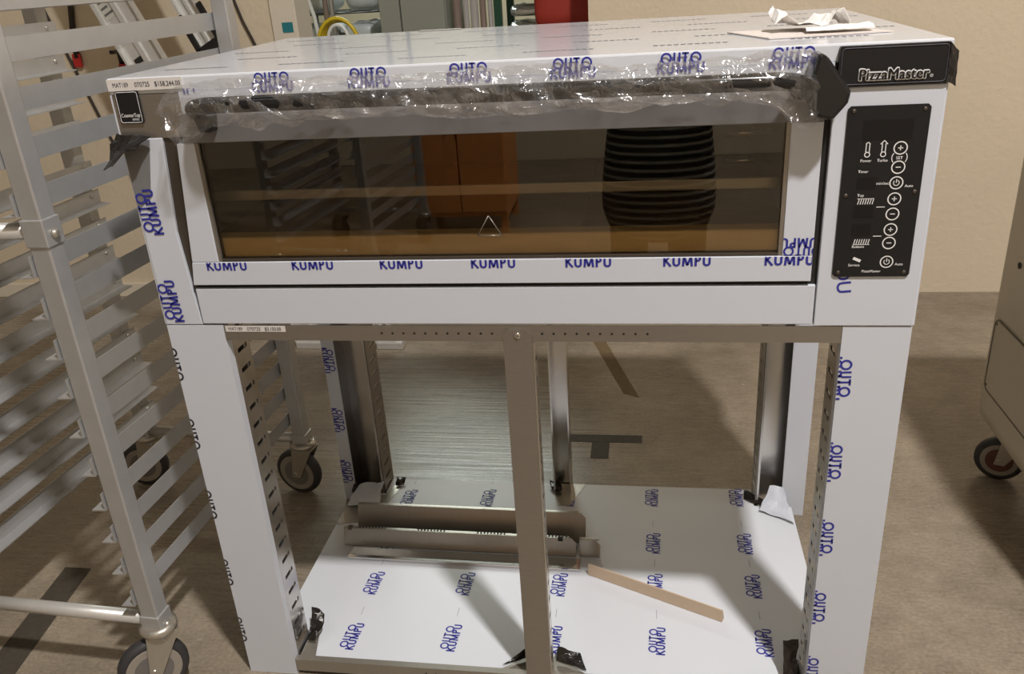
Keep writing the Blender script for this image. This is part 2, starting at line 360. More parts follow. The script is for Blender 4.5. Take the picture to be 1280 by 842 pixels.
strip_light(-2.2, 1.0, FILL_W*0.5, (1.0, 0.97, 0.95), 'added white fill strip light on the ceiling above the sheet pan rack')
strip_light(3.6, 0.6, FILL_W*0.7, (1.0, 0.97, 0.95), 'added white fill strip light on the ceiling near the right wall')
strip_light(0.4, -4.0, FILL_W*1.6, (1.0, 0.98, 0.97), 'added white fill strip light on the ceiling behind the photographer', 2.4)
strip_light(-0.6, 4.8, BACK_W, (0.90, 1.0, 0.93), 'greenish strip light hung low in the room behind the doorway', 1.5, 3.0)

# ------------------------------------------------------------------ oven
W, HS, HT, DEP = 1.27, 0.828, 1.256, 0.755
ov = thing('pizza_oven', 'white film-covered single deck pizza oven with wide glass door on the steel stand', 'oven', (0, 0, 0))
body = MB()
body.box(0, 0.085, 0.012, DEP, HS, 1.23).box(1.085, W, 0.012, DEP, HS, 1.23)
body.box(0.085, 1.085, 0.012, DEP, HS, 0.93).box(0.085, 1.085, 0.012, DEP, 1.165, 1.23).box(0.085, 1.085, 0.60, DEP, 0.93, 1.165)
body.build('body', 'steel', ov)
# chamber
box('chamber_back', 'liner', ov, 0.088, 1.082, 0.59, 0.599, 0.932, 1.163)
box('chamber_side', 'liner', ov, 0.0855, 0.089, 0.02, 0.59, 0.932, 1.163)
box('chamber_side', 'liner', ov, 1.081, 1.0845, 0.02, 0.59, 0.932, 1.163)
box('chamber_roof', 'liner', ov, 0.089, 1.081, 0.02, 0.59, 1.160, 1.1645)
for i in range(3):
    for j in range(2):
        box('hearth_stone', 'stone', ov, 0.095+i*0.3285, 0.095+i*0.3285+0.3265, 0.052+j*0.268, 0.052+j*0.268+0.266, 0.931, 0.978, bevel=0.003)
box('hearth_lit_edge', 'hearth_lit', ov, 0.095, 1.076, 0.014, 0.050, 0.931, 0.984, bevel=0.004)  # added strip, its pale colour imitates the lit front band of the hearth
box('rail_guard', 'steel', ov, 0.10, 1.075, 0.058, 0.066, 1.037, 1.055, bevel=0.002)
for zz in (1.03, 1.08, 1.12): MB().cyl((1.0, 0.30, zz), (1.08, 0.30, zz), 0.006, 10).build('heating_element', 'chrome', ov)
# top cover with front lip
top = MB().box(-0.004, W+0.004, 0.0, DEP+0.01, 1.230, HT).build('top_cover', 'film_top', ov, 0.003)
lip = box('front_lip', 'film', ov, 0.118, 1.118, -0.002, 0.011, 1.196, 1.2305)
box('front_lip', 'steel', ov, 0.0, 0.117, 0.0, 0.011, 1.160, 1.2295)
# left column, right column, lower panel
lc = MB().prism([(0, -0.002, HS), (0.070, -0.002, HS), (0.060, -0.002, 1.0), (0.072, -0.002, 1.160), (0.0, -0.002, 1.160)], (0, 0.0135, 0)).build('left_column', 'film', ov, 0.0015)
MB().prism([(0.0, -0.0024, 1.158), (0.05, -0.0024, 1.158), (0.028, -0.0024, 1.06), (0.0, -0.0024, 1.04)], (0, 0.0004, 0)).build('film_patch', 'film_grey', lc)
box('side_cover', 'film', ov, -0.003, 0.0, 0.0, DEP, HS, 1.23); box('side_cover', 'film', ov, W, W+0.003, 0.0, DEP, HS, 1.23)
rc = box('right_column', 'film', ov, 1.1205, W, -0.004, 0.0115, HS, 1.1965, bevel=0.0015)
lp = box('lower_panel', 'film', ov, 0.072, 1.1185, -0.003, 0.0115, HS+0.002, 0.897, bevel=0.0015)
# recess beside and below the door
box('hinge_strip', 'dark_steel', ov, 0.0585, 0.1, 0.004, 0.0115, 0.895, 1.165)
box('hinge_strip', 'void', ov, 1.1, 1.1205, 0.004, 0.0115, 0.895, 1.165)
box('door_gap', 'void', ov, 0.072, 1.1185, 0.003, 0.0115, 0.8955, 0.908)
# door
door = MB().prism([(0.098, -0.006, 1.150), (0.128, -0.006, 1.150), (0.128, -0.006, 0.947), (0.079, -0.006, 0.947)], (0, 0.02, 0)).build('door_stile', 'film', ov, 0.001)
dr = MB().box(1.064, 1.1095, -0.006, 0.014, 0.947, 1.150).build('door_stile', 'film', ov, 0.001)
db = MB().prism([(0.079, -0.007, 0.9465), (1.1095, -0.007, 0.9465), (1.1095, -0.007, 0.905), (0.073, -0.007, 0.905)], (0, 0.02, 0)).build('door_bottom_bar', 'film', ov, 0.001)
dt = MB().prism([(0.112, -0.008, 1.1505), (1.1095, -0.008, 1.1505), (1.1095, -0.008, 1.198), (0.112, -0.008, 1.198)], (0, 0.02, 0)).build('door_top_bar', 'film_grey', ov, 0.001)
box('door_bead', 'steel', ov, 0.128, 0.134, -0.004, 0.012, 0.947, 1.150); box('door_bead', 'steel', ov, 1.058, 1.064, -0.004, 0.012, 0.947, 1.150)
box('door_bead', 'dark_steel', ov, 0.134, 1.058, -0.004, 0.012, 0.947, 0.951)
gp = box('glass_pane', 'oven_glass', ov, 0.134, 1.058, 0.001, 0.006, 0.951, 1.150); gp['label'] = 'amber tinted oven door glass'
# etched hot-surface triangle and small label on the pane
tri = MB()
for a, b in (((0.585, 0.985), (0.605, 1.018)), ((0.605, 1.018), (0.625, 0.985)), ((0.625, 0.985), (0.585, 0.985))):
    tri.tube([(a[0], 0.0008, a[1]), (b[0], 0.0008, b[1])], 0.0009, 5)
tri.build('warning_triangle', 'steel', gp)
# door handle and brackets
hz, hy = 1.217, -0.066
hp = []
for k in range(9):
    t = math.pi/2*k/8; hp.append((0.205 - 0.055*math.sin(t)*1.0, hy + 0.055*(1-math.cos(t)), hz - 0.018*(1-math.cos(t))))
pathL = [(0.150, -0.004, 1.190)] + hp[::-1]
pathR = [(1.225-p[0], p[1], p[2]) for p in hp] + [(1.075, -0.004, 1.190)]
hd = MB().tube(pathL + [(0.4, hy, hz), (0.61, hy, hz), (0.8, hy, hz)] + pathR, 0.0125, 14).build('door_handle', 'black_plastic', ov)
MB().prism([(1.086, -0.052, 1.250), (1.097, -0.052, 1.247), (1.134, -0.052, 1.197), (1.131, -0.052, 1.182), (1.112, -0.052, 1.158), (1.090, -0.052, 1.163), (1.074, -0.052, 1.195)], (0, 0.046, 0)).build('handle_bracket', 'black_plastic', ov, 0.006)
MB().prism([(0.150, -0.03, 1.196), (0.180, -0.03, 1.196), (0.176, -0.03, 1.170), (0.154, -0.03, 1.170)], (0, 0.024, 0)).build('handle_bracket', 'black_plastic', ov, 0.003)
# crumpled black film on the left corner
def crumple(pts_fn, nu, nv, amp, freq, seed):
    def fn(u, v):
        p = Vector(pts_fn(u, v)); q = p*freq + Vector((seed, seed*0.7, 0))
        return p + Vector((noise.noise(q), noise.noise(q+Vector((9, 3, 1))), noise.noise(q+Vector((1, 7, 4)))))*amp
    return fn
def quad(a, b, c, d):
    a, b, c, d = map(Vector, (a, b, c, d))
    return lambda u, v: (a*(1-u)+b*u)*(1-v) + (d*(1-u)+c*u)*v
MB().grid(crumple(quad((-0.022, -0.03, 1.118), (0.004, -0.05, 1.128), (0.060, -0.02, 1.166), (-0.008, -0.006, 1.170)), 7, 5, 0.010, 40, 3), 7, 5, False).build('black_film', 'black_film', ov, solid=0.0012)
# clear wrap round the handle
def wrap(u, v):
    x = 0.112 + u*(1.100-0.112); th = 2*math.pi*v
    e = min(u, 1-u); sag = max(0, 1-e/0.075)
    ry = 0.024 + 0.012*noise.noise((x*5, 1.3, 0)) + 0.012*sag; rz = 0.026 + 0.009*noise.noise((x*4, 7.7, 0)) + 0.012*sag
    c = Vector((x, hy + 0.006 + 0.030*sag, hz + 0.001 - 0.028*sag))
    k = 0.5 if (u < 0.008 or u > 0.992) else 1.0
    p = c + Vector((0, math.cos(th)*ry*k, math.sin(th)*rz*k))
    if math.sin(th) < -0.2: p.z -= 0.010*(0.5+0.5*noise.noise((x*9, 3, 3)))
    if math.sin(th) > 0.5: p.z += 0.012*max(0, noise.noise((x*3.3, 8, 1))+0.25); p.y += 0.010
    q = Vector((x*22 + math.sin(th)*1.5, math.cos(th)*1.3, math.sin(th)*1.3))
    a = 0.0085 + 0.011*sag
    rid = lambda w_: 1-2*abs(noise.noise(w_))
    p += Vector((noise.noise(q)*a, (rid(q+Vector((5, 5, 1)))-0.5)*a, (rid(q*0.8+Vector((2, 8, 3)))-0.5)*a))
    p.y = min(p.y, -0.0095)
    return p
wr = MB().grid(wrap, 170, 20, False).build('plastic_wrap', 'plastic_wrap', ov); wr['label'] = 'crinkled clear plastic wrapped round the handle'
# control panel
cpz0, cpz1, cpx0, cpx1 = 0.912, 1.170, 1.141, 1.253
py = -0.0065
cp = MB().prism([(cpx0+0.004, py, cpz0), (cpx1-0.004, py, cpz0), (cpx1, py, cpz0+0.004), (cpx1, py, cpz1-0.004), (cpx1-0.004, py, cpz1), (cpx0+0.004, py, cpz1), (cpx0, py, cpz1-0.004), (cpx0, py, cpz0+0.004)], (0, 0.0022, 0)).build('control_panel', 'black_panel', ov)
box('display_window', 'display', cp, 1.164, 1.232, py-0.0004, py, 1.121, 1.150)
for z0 in (1.067, 1.024, 0.996): box('display_window', 'display', cp, 1.163, 1.190, py-0.0004, py, z0-0.018, z0)
def flat_ring(cx, cz, r, wdt, n=28):
    m = MB(); A = []; B = []
    for i in range(n):
        t = 2*math.pi*i/n
        A.append(m.bm.verts.new((cx+r*math.cos(t), py-0.0008, cz+r*math.sin(t)))); B.append(m.bm.verts.new((cx+(r-wdt)*math.cos(t), py-0.0008, cz+(r-wdt)*math.sin(t))))
    for i in range(n): m.bm.faces.new((A[i], A[(i+1) % n], B[(i+1) % n], B[i]))
    return m
def flat_bar(m, x0, z0, x1, z1, t):
    d = Vector((x1-x0, 0, z1-z0)).normalized(); q = Vector((-d.z, 0, d.x))*t/2; a = Vector((x0, py-0.0008, z0)); b = Vector((x1, py-0.0008, z1))
    m.bm.faces.new([m.bm.verts.new(p) for p in (a-q, b-q, b+q, a+q)]); return m
for cz, k in ((1.109, '+'), (1.081, '-'), (1.058, 'o'), (1.034, '+'), (1.011, '-'), (0.987, '+'), (0.966, '-'), (0.936, 'o')):
    m = flat_ring(1.218, cz, 0.0098, 0.0017)
    if k in '+-': flat_bar(m, 1.2145, cz, 1.2215, cz, 0.0014)
    if k == '+': flat_bar(m, 1.218, cz-0.0035, 1.218, cz+0.0035, 0.0014)
    if k == 'o':
        for i in range(3, 22):
            t0 = math.pi/2 + 2*math.pi*i/24; t1 = math.pi/2 + 2*math.pi*(i+1)/24
            flat_bar(m, 1.218+0.004*math.cos(t0), cz+0.004*math.sin(t0), 1.218+0.004*math.cos(t1), cz+0.004*math.sin(t1), 0.0012)
        flat_bar(m, 1.218, cz, 1.218, cz+0.0055, 0.0012)
    m.build('button', 'print_white', cp)
m = MB()
for i in range(11):
    for s in (-1, 1):
        t0 = (-0.9+i*0.1637)*0.75; t1 = (-0.9+(i+1)*0.1637)*0.75
        flat_bar(m, 1.218+s*0.0105*math.cos(t0), 1.095+0.0105*math.sin(t0), 1.218+s*0.0105*math.cos(t1), 1.095+0.0105*math.sin(t1), 0.0012)
m.build('button', 'print_white', cp)
place_text([('SET', 0.006, 0.01, 0, 0, None)], 'printed_mark', 'print_white', cp, (1.218, py, 1.0945), X, Z, -Y, 0.0008)
# thermometers
for cx, arrow in ((1.173, False), (1.195, True)):
    m = flat_ring(cx, 1.1005, 0.0042, 0.0014, 18)
    flat_bar(m, cx-0.0024, 1.104, cx-0.0024, 1.116, 0.0013); flat_bar(m, cx+0.0024, 1.104, cx+0.0024, 1.116, 0.0013)
    if arrow: flat_bar(m, cx-0.005, 1.115, cx, 1.1205, 0.0013); flat_bar(m, cx+0.005, 1.115, cx, 1.1205, 0.0013)
    else: flat_bar(m, cx-0.003, 1.116, cx, 1.1185, 0.0013); flat_bar(m, cx+0.003, 1.116, cx, 1.1185, 0.0013)
    m.build('thermometer_symbol', 'print_white', cp)
for cz, zt in ((1.031, 1.038), (0.968, 0.968)):
    m = MB()
    flat_bar(m, 1.166, cz+(0.004 if zt != cz else -0.004), 1.190, cz+(0.004 if zt != cz else -0.004), 0.0012)
    for i in range(7): flat_bar(m, 1.167+i*0.0034, cz-0.0045, 1.169+i*0.0034, cz+0.0045, 0.0012)
    m.build('heat_symbol', 'print_white', cp)
m = MB(); flat_bar(m, 1.169, 0.9425, 1.180, 0.9375, 0.0045); m.build('service_symbol', 'print_white', cp)
for tx, x, z in (('Power', 1.172, 1.0915), ('Turbo', 1.195, 1.0915), ('Timer', 1.170, 1.0755), ('Top', 1.170, 1.040), ('Bottom', 1.174, 0.9605), ('Service', 1.171, 0.931), ('min/sec', 1.199, 1.0575), ('Auto', 1.236, 1.053), ('Auto', 1.236, 0.932), ('PizzaMaster', 1.197, 0.921)):
    place_text([(tx, 0.0058, 0.008, 0, 0, None)], 'printed_mark', 'print_white', cp, (x, py, z), X, Z, -Y, 0.0008)
for x, z in ((1.200, 1.022), (1.200, 0.977)):
    m = MB(); flat_bar(m, x-0.006, z, x+0.006, z, 0.0012); m.build('printed_mark', 'print_white', cp)
for x, z in ((1.149, 1.163), (1.245, 1.163), (1.149, 0.919), (1.245, 0.919), (1.149, 1.040), (1.245, 1.044)):
    MB().lathe((x, py, z), -Y, [(0.0032, 0), (0.0032, 0.0008), (0.0016, 0.0014)], 12).build('screw', 'dark_steel', cp)
# logo plate
def rrect(x0, x1, z0, z1, r, y, n=4):
    P = []
    for cx, cz, a0 in ((x1-r, z1-r, 0), (x0+r, z1-r, 90), (x0+r, z0+r, 180), (x1-r, z0+r, 270)):
        for i in range(n+1): t = math.radians(a0+90*i/n); P.append((cx+r*math.cos(t), y, cz+r*math.sin(t)))
    return P
lg = MB().prism(rrect(1.1225, 1.268, 1.1975, 1.2525, 0.003, -0.008), (0, 0.012, 0)).build('logo_plate', 'black_panel', ov)
m = MB(); P = rrect(1.1255, 1.265, 1.2005, 1.2495, 0.005, -0.0086)
for i in range(len(P)): m.tube([P[i], P[(i+1) % len(P)]], 0.0005, 4, False)
m.build('outline', 'ink_grey', lg)
_b = 0.0016
place_text([('PizzaMaster', 0.0215, 0.0, _b*math.cos(k*math.pi/6), _b*math.sin(k*math.pi/6), 0.0915) for k in range(12)], 'lettering', 'print_white', lg, (1.196, -0.008, 1.2125), X, Z, -Y, 0.0006)
place_text([('PizzaMaster', 0.0215, 0.0, 0.00045*k, 0, 0.0915) for k in (-1, 0, 1)], 'lettering', 'black_panel', lg, (1.196, -0.008, 1.2125), X, Z, -Y, 0.0030)
place_text([('®', 0.006, 0.0, 0, 0, None)], 'lettering', 'print_white', lg, (1.2465, -0.008, 1.2085), X, Z, -Y, 0.0008)
MB().grid(crumple(quad((1.266, -0.009, 1.200), (1.284, 0.002, 1.192), (1.281, 0.004, 1.237), (1.266, -0.009, 1.252)), 5, 5, 0.003, 60, 2), 5, 5, False).build('black_film', 'black_film', ov, solid=0.001)
# CounterTop badge
bd = MB().prism(rrect(0.008, 0.048, 1.185, 1.236, 0.003, -0.0035), (0, 0.0035, 0)).build('badge', 'black_panel', ov)
m = MB(); P = rrect(0.0095, 0.0465, 1.1865, 1.26, 0.003, -0.0038)
P = rrect(0.0095, 0.0465, 1.1868, 1.2345, 0.003, -0.0038)
for i in range(len(P)): m.tube([P[i], P[(i+1) % len(P)]], 0.0005, 4, False)
m.build('outline', 'print_white', bd)
place_text([('CounterTop', 0.0085, 0.0, 0, 0, 0.0325), ('CounterTop', 0.0085, 0.0, 0.0004, 0.0002, 0.0325), ('SERIES', 0.0045, 0.01, 0.008, -0.0065, None)], 'lettering', 'print_white', bd, (0.028, -0.0035, 1.198), X, Z, -Y, 0.0006)
# price stickers
st = box('price_sticker', 'sticker', ov, -0.002, 0.128, -0.0022, 0.0, 1.2365, 1.2545)
place_text([('MAT189', 0.0105, 0.0, -0.041, 0, 0.027), ('070725', 0.0105, 0.0, -0.003, 0, 0.026), ('$158,244.00', 0.0105, 0.0, 0.041, 0, 0.044)], 'lettering', 'ink_black', st, (0.062, -0.0022, 1.2452), X, Z, -Y, 0.0003)
# film prints on the oven
for i in range(7):
    x = 0.122 + i*0.1565
    cl = [((0, 0, 1.2555), (0, 0, 1))]
    if i == 0: cl += [((0.127, 0, 0), (-1, 0, 0)), ((0.147, 0, 0), (1, 0, 0)), ((0, 0, 1.236), (0, 0, 1))]
    stamp(top if i else lip, (x, -0.0025, 1.2400 if i else 1.243), X, Z, -Y, cl)
for i in range(7):
    stamp(db, (0.142+i*0.1555, -0.007, 0.9480), X, Z, -Y, [((0, 0, 0.9462), (0, 0, 1)), ((1.109, 0, 0), (1, 0, 0))], s=1.09)
stamp(dr, (1.094, -0.006, 0.961), -X, -Z, -Y, [((1.1092, 0, 0), (1, 0, 0)), ((1.0643, 0, 0), (-1, 0, 0)), ((0, 0, 0.9475), (0, 0, -1))])
for z in (1.036, 0.873): stamp(lc, (0.0185, -0.0026, z), Vector((-0.05, 0, 1)), Vector((-1, 0, -0.05)), -Y, [((0.0003, 0, 0), (-1, 0, 0))], s=1.18)
place_text([('OU', 0.03, 0.012, 0, 0, None)], 'printed_mark', 'ink', rc, (1.158, -0.004, 0.906), Vector((0.1, 0, -1)), Vector((1, 0, 0.1)), -Y, 0.0004, [((0, 0, 0.911), (0, 0, 1))])
# fine dashed print lines across the top film
for j in range(5):
    for i in range(6):
        x = 0.10 + i*0.205 + (j % 2)*0.07; y = 0.10+j*0.135
        mb = MB()
        for k in range(11):      # illegible fine print: a row of short strokes
            xx = x-0.055+k*0.0105; mb.bm.faces.new([mb.bm.verts.new(p) for p in ((xx, y-0.004, HT+0.0004), (xx+0.0075, y-0.004, HT+0.0004), (xx+0.0085, y+0.004, HT+0.0004), (xx+0.001, y+0.004, HT+0.0004))])
        mb.build('printed_mark', 'ink_grey', top)['kind'] = 'stuff'
box('cover_plate', 'steel', ov, 0.33, 0.43, 0.735, 0.752, HT, HT+0.002)

# paper scraps on top of the oven
cs = MB().prism([(0.99, 0.255, HT+0.0006), (1.16, 0.26, HT+0.0006), (1.225, 0.13, HT+0.0006), (1.04, 0.105, HT+0.0006)], (0, 0, 0.002)).build('cardboard_sheet', 'card_pale')
tag(cs, 'thin beige cardboard sheet lying under the torn paper on top of the oven', 'cardboard')
pp = MB().grid(crumple(lambda u, v: (1.055+u*0.115, 0.17+v*0.09, HT+0.012+0.030*max(0, math.sin(u*9+v*2))**2*abs(u-0.5)*2), 12, 8, 0.010, 22, 5), 12, 8, False).build('torn_paper', 'paper', solid=0.0006)
tag(pp, 'crumpled white torn paper with upturned corners on top of the oven', 'paper')
p2 = MB().grid(crumple(lambda u, v: (1.10+u*0.10, 0.135+v*0.045, HT+0.008+0.006*u*v), 6, 4, 0.004, 30, 11), 6, 4, False).build('torn_paper', 'paper', solid=0.0006)
tag(p2, 'smaller flat white paper scrap on top of the oven above the logo plate', 'paper')

# ------------------------------------------------------------------ stand
sd = thing('oven_stand', 'stainless steel oven stand with white film-covered legs and a bottom shelf', 'stand', (0, 0, 0))
LW = 0.109
def slot_flange(x, y0, y1, z0, z1, slots, t, m, name, parent, sh):
    """vertical plate at x with horizontal slots cut through (slots: z list; height sh)"""
    mb = MB(); ym0, ym1 = y0+(y1-y0)*0.22, y0+(y1-y0)*0.80
    mb.box(x, x+t, y0, ym0, z0, z1).box(x, x+t, ym1, y1, z0, z1)
    zs = sorted(slots); prev = z0
    for z in zs: mb.box(x, x+t, ym0, ym1, prev, z-sh/2); prev = z+sh/2
    mb.box(x, x+t, ym0, ym1, prev, z1)
    return mb.build(name, m, parent)
SL = [0.761-0.0405*i for i in range(19)]
# front legs
for side in (0, 1):
    x0, x1 = (0.0, LW) if side == 0 else (1.166, W)
    mb = MB().box(x0, x1, -0.002, 0.003, 0, 0.8265)
    xi = x1-0.003 if side == 0 else x0; xo = x0 if side == 0 else x1-0.003
    mb.box(xi, xi+0.003, 0.003, 0.016, 0, 0.8265).box(xo, xo+0.003, 0.003, 0.085, 0, 0.8265).box(x0+0.003, x1-0.003, 0.003, 0.075, 0.822, 0.8265)
    lg_ = mb.build('leg', 'film', sd)
    fx = x1-0.0025 if side == 0 else x0-0.0005
    slot_flange(fx, 0.016, 0.078, 0, 0.80, SL, 0.003, 'steel_bright', 'slotted_flange', sd, 0.009)
    MB().box(fx-0.012 if side == 0 else fx+0.009, fx-0.0095 if side == 0 else fx+0.0115, 0.018, 0.076, 0.01, 0.80).build('backing_strip', 'void', sd)
    if side == 0:
        for i, z in enumerate((0.748, 0.600, 0.438, 0.270, 0.118)):
            stamp(lg_, (-0.009, -0.002, z), Vector((0.03, 0, -1)), Vector((1, 0, 0.03)), -Y, [((0.0003, 0, 0), (-1, 0, 0))], m='ink_black', s=1.17)
    else:
        for i, z in enumerate((0.734, 0.574, 0.416, 0.258, 0.10)):
            stamp(lg_, (1.170, -0.002, z), Vector((0.03, 0, -1)), Vector((1, 0, 0.03)), -Y, [((1.1664, 0, 0), (-1, 0, 0))], s=1.17)
# rear legs: open channels seen from the inside
for side in (0, 1):
    s = 1 if side == 0 else -1; e = 0.0 if side == 0 else W
    bx = lambda mb, a, b, *r: mb.box(min(e+s*a, e+s*b), max(e+s*a, e+s*b), *r)
    bx(MB(), 0.028, 0.125, 0.716, 0.720, 0, 0.826).build('leg', 'steel_bright', sd)
    bx(MB(), 0.028, 0.032, 0.655, 0.716, 0, 0.826).build('leg_web', 'dark_steel', sd)
    f_ = bx(MB(), 0.0, 0.034 if side == 0 else 0.058, 0.650, 0.6545, 0, 0.826).build('leg_edge', 'film', sd)
    slot_flange(e+s*0.125-0.0015, 0.64, 0.72, 0, 0.82, SL, 0.003, 'steel', 'slotted_flange', sd, 0.011)
    bx(MB(), 0.118, 0.125, 0.640, 0.6445, 0, 0.826).build('leg_edge', 'steel_bright', sd)
    if side == 0:
        for z in (0.445, 0.262, 0.095): stamp(f_, (0.014, 0.650, z), Vector((0, 0, -1)), Vector((1, 0, 0)), -Y, [((0.034, 0, 0), (1, 0, 0)), ((0.0, 0, 0), (-1, 0, 0))], s=1.12)
# middle posts
pf = MB().prism([(0.616, -0.006, 0.0), (0.666, -0.006, 0.0), (0.666, -0.006, 0.812), (0.656, -0.006, 0.822), (0.626, -0.006, 0.822), (0.616, -0.006, 0.812)], (0, 0.003, 0)).build('middle_post', 'steel', sd)
slot_flange(0.6665, -0.006, 0.026, 0.0, 0.797, SL, 0.0025, 'steel_bright', 'slotted_flange', sd, 0.010)
MB().box(0.655, 0.657, -0.002, 0.024, 0.0, 0.797).build('backing_strip', 'void', sd)
MB().lathe((0.641, -0.006, 0.8105), -Y, [(0.006, 0), (0.006, 0.002), (0.003, 0.0035)], 14).build('bolt', 'chrome', pf)
MB().lathe((0.641, -0.006, 0.028), -Y, [(0.006, 0), (0.006, 0.002), (0.003, 0.0035)], 14).build('bolt', 'chrome', pf)
MB().box(0.606, 0.610, 0.66, 0.712, 0, 0.826).box(0.650, 0.654, 0.66, 0.712, 0, 0.826).box(0.610, 0.650, 0.708, 0.712, 0, 0.826).build('middle_post', 'steel_bright', sd)
# beams
bm_ = MB().box(LW+0.001, 1.165, -0.0025, 0.0, 0.798, 0.8265).box(LW+0.001, 1.165, 0.0, 0.03, 0.798, 0.8).build('top_beam', 'steel', sd)
MB().box(0.13, 1.14, 0.712, 0.7155, 0.79, 0.8265).build('top_beam', 'steel', sd)
for side in (0.02, 1.247): MB().box(side-0.002, side+0.001, 0.08, 0.65, 0.798, 0.8265).build('side_beam', 'steel', sd)
def hole_row(y, z, xs, parent):
    for x in xs: MB().lathe((x, y, z), -Y, [(0.0022, 0), (0.0022, 0.0004)], 8).build('hole', 'void', parent)
hole_row(-0.0025, 0.8125, [0.402+0.0195*i for i in range(11)] + [0.683+0.0195*i for i in range(10)], bm_)
rl = MB().box(LW+0.001, 1.165, -0.0025, 0.0, 0.012, 0.042).box(LW+0.001, 1.165, 0.0, 0.012, 0.0395, 0.042).build('bottom_rail', 'steel_runner', sd)
hole_row(-0.0025, 0.027, [0.40+0.021*i for i in range(9)] + [0.70+0.021*i for i in range(9)], rl)
s2 = box('price_sticker', 'sticker', bm_, 0.113, 0.226, -0.0034, -0.0026, 0.8150, 0.8260)
# shelf
SZ = 0.0385
sh = MB().prism([(0.115, 0.013, SZ-0.012), (1.160, 0.013, SZ-0.012), (1.160, 0.09, SZ-0.012), (1.235, 0.09, SZ-0.012), (1.235, 0.63, SZ-0.012), (1.14, 0.63, SZ-0.012), (1.14, 0.705, SZ-0.012), (0.13, 0.705, SZ-0.012), (0.13, 0.63, SZ-0.012), (0.035, 0.63, SZ-0.012), (0.035, 0.09, SZ-0.012), (0.115, 0.09, SZ-0.012)], (0, 0, 0.012)).build('shelf', 'film_shelf', sd)
place_text([('MAT189', 0.0095, 0.0, -0.036, 0, 0.026), ('070725', 0.0095, 0.0, -0.001, 0, 0.025), ('$3,150.00', 0.0095, 0.0, 0.035, 0, 0.030)], 'lettering', 'ink_black', s2, (0.168, -0.0034, 0.8203), X, Z, -Y, 0.0003)
for i in range(5):
    for j in range(4):
        x = 0.210+0.2240*i - 0.003*j; y = 0.079+0.1775*j+0.0135*i
        if j == 2: y = 0.079+0.169*j+0.0125*i
        if y > 0.68: continue
        stamp(sh, (x, y, SZ), Vector((0.035, 1, 0)), Vector((-1, 0.035, 0)), Z, s=1.2)
        place_text([('|', 0.03, 0.0, 0, 0, 0.0008)], 'printed_mark', 'ink_grey', sh, (x, y+0.083, SZ), X, Y, Z, 0.0005)
# bare steel patches and torn black film on the shelf
def patch(pts, name='bare_patch', m='steel_runner'): MB().prism([(x, y, SZ+0.0006) for x, y in pts], (0, 0, 0.0006)).build(name, m, sh)
patch([(0.56, 0.014), (0.614, 0.050), (0.670, 0.056), (0.735, 0.014)])
patch([(0.116, 0.014), (0.150, 0.014), (0.135, 0.078), (0.116, 0.09)])
patch([(0.60, 0.704), (0.69, 0.704), (0.655, 0.60), (0.62, 0.60)])
patch([(0.037, 0.62), (0.13, 0.62), (0.15, 0.70), (0.165, 0.66), (0.13, 0.50), (0.037, 0.48)])
def scrap(a, b, c, d, seed, amp=0.006): MB().grid(crumple(quad(a, b, c, d), 6, 6, amp, 50, seed), 6, 6, False).build('black_film', 'black_film', sh, solid=0.0008)
scrap((0.122, 0.045, SZ+0.008), (0.142, 0.045, SZ+0.012), (0.150, 0.095, SZ+0.05), (0.118, 0.105, SZ+0.052), 1)
scrap((0.560, 0.018, SZ+0.006), (0.612, 0.045, SZ+0.006), (0.614, 0.050, SZ+0.03), (0.580, 0.035, SZ+0.012), 2, 0.003)
scrap((0.672, 0.040, SZ+0.006), (0.738, 0.018, SZ+0.006), (0.722, 0.05, SZ+0.022), (0.674, 0.052, SZ+0.032), 3, 0.003)
scrap((1.128, 0.030, SZ+0.008), (1.156, 0.030, SZ+0.010), (1.158, 0.06, SZ+0.085), (1.130, 0.06, SZ+0.075), 4)
scrap((0.600, 0.655, SZ+0.006), (0.625, 0.655, SZ+0.006), (0.625, 0.685, SZ+0.014), (0.590, 0.70, SZ+0.012), 5)
scrap((0.150, 0.66, SZ+0.006), (0.175, 0.665, SZ+0.006), (0.172, 0.69, SZ+0.014), (0.145, 0.69, SZ+0.014), 6)
scrap((1.115, 0.655, SZ+0.006), (1.185, 0.600, SZ+0.006), (1.190, 0.610, SZ+0.016), (1.12, 0.68, SZ+0.018), 7, 0.004)
scrap((0.030, 0.63, SZ+0.006), (0.045, 0.60, SZ+0.006), (0.045, 0.64, SZ+0.018), (0.034, 0.645, SZ+0.02), 8, 0.003)
pf1 = MB().grid(crumple(quad((0.040, 0.56, SZ+0.008), (0.130, 0.56, SZ+0.008), (0.125, 0.64, SZ+0.035), (0.050, 0.635, SZ+0.022)), 7, 7, 0.008, 35, 21), 7, 7, False).build('peeled_film', 'film_shelf', sh, solid=0.0006)
MB().grid(crumple(quad((1.150, 0.60, SZ+0.008), (1.232, 0.55, SZ+0.008), (1.212, 0.64, SZ+0.055), (1.180, 0.65, SZ+0.05)), 7, 7, 0.006, 35, 22), 7, 7, False).build('peeled_film', 'film', sh, solid=0.0006)

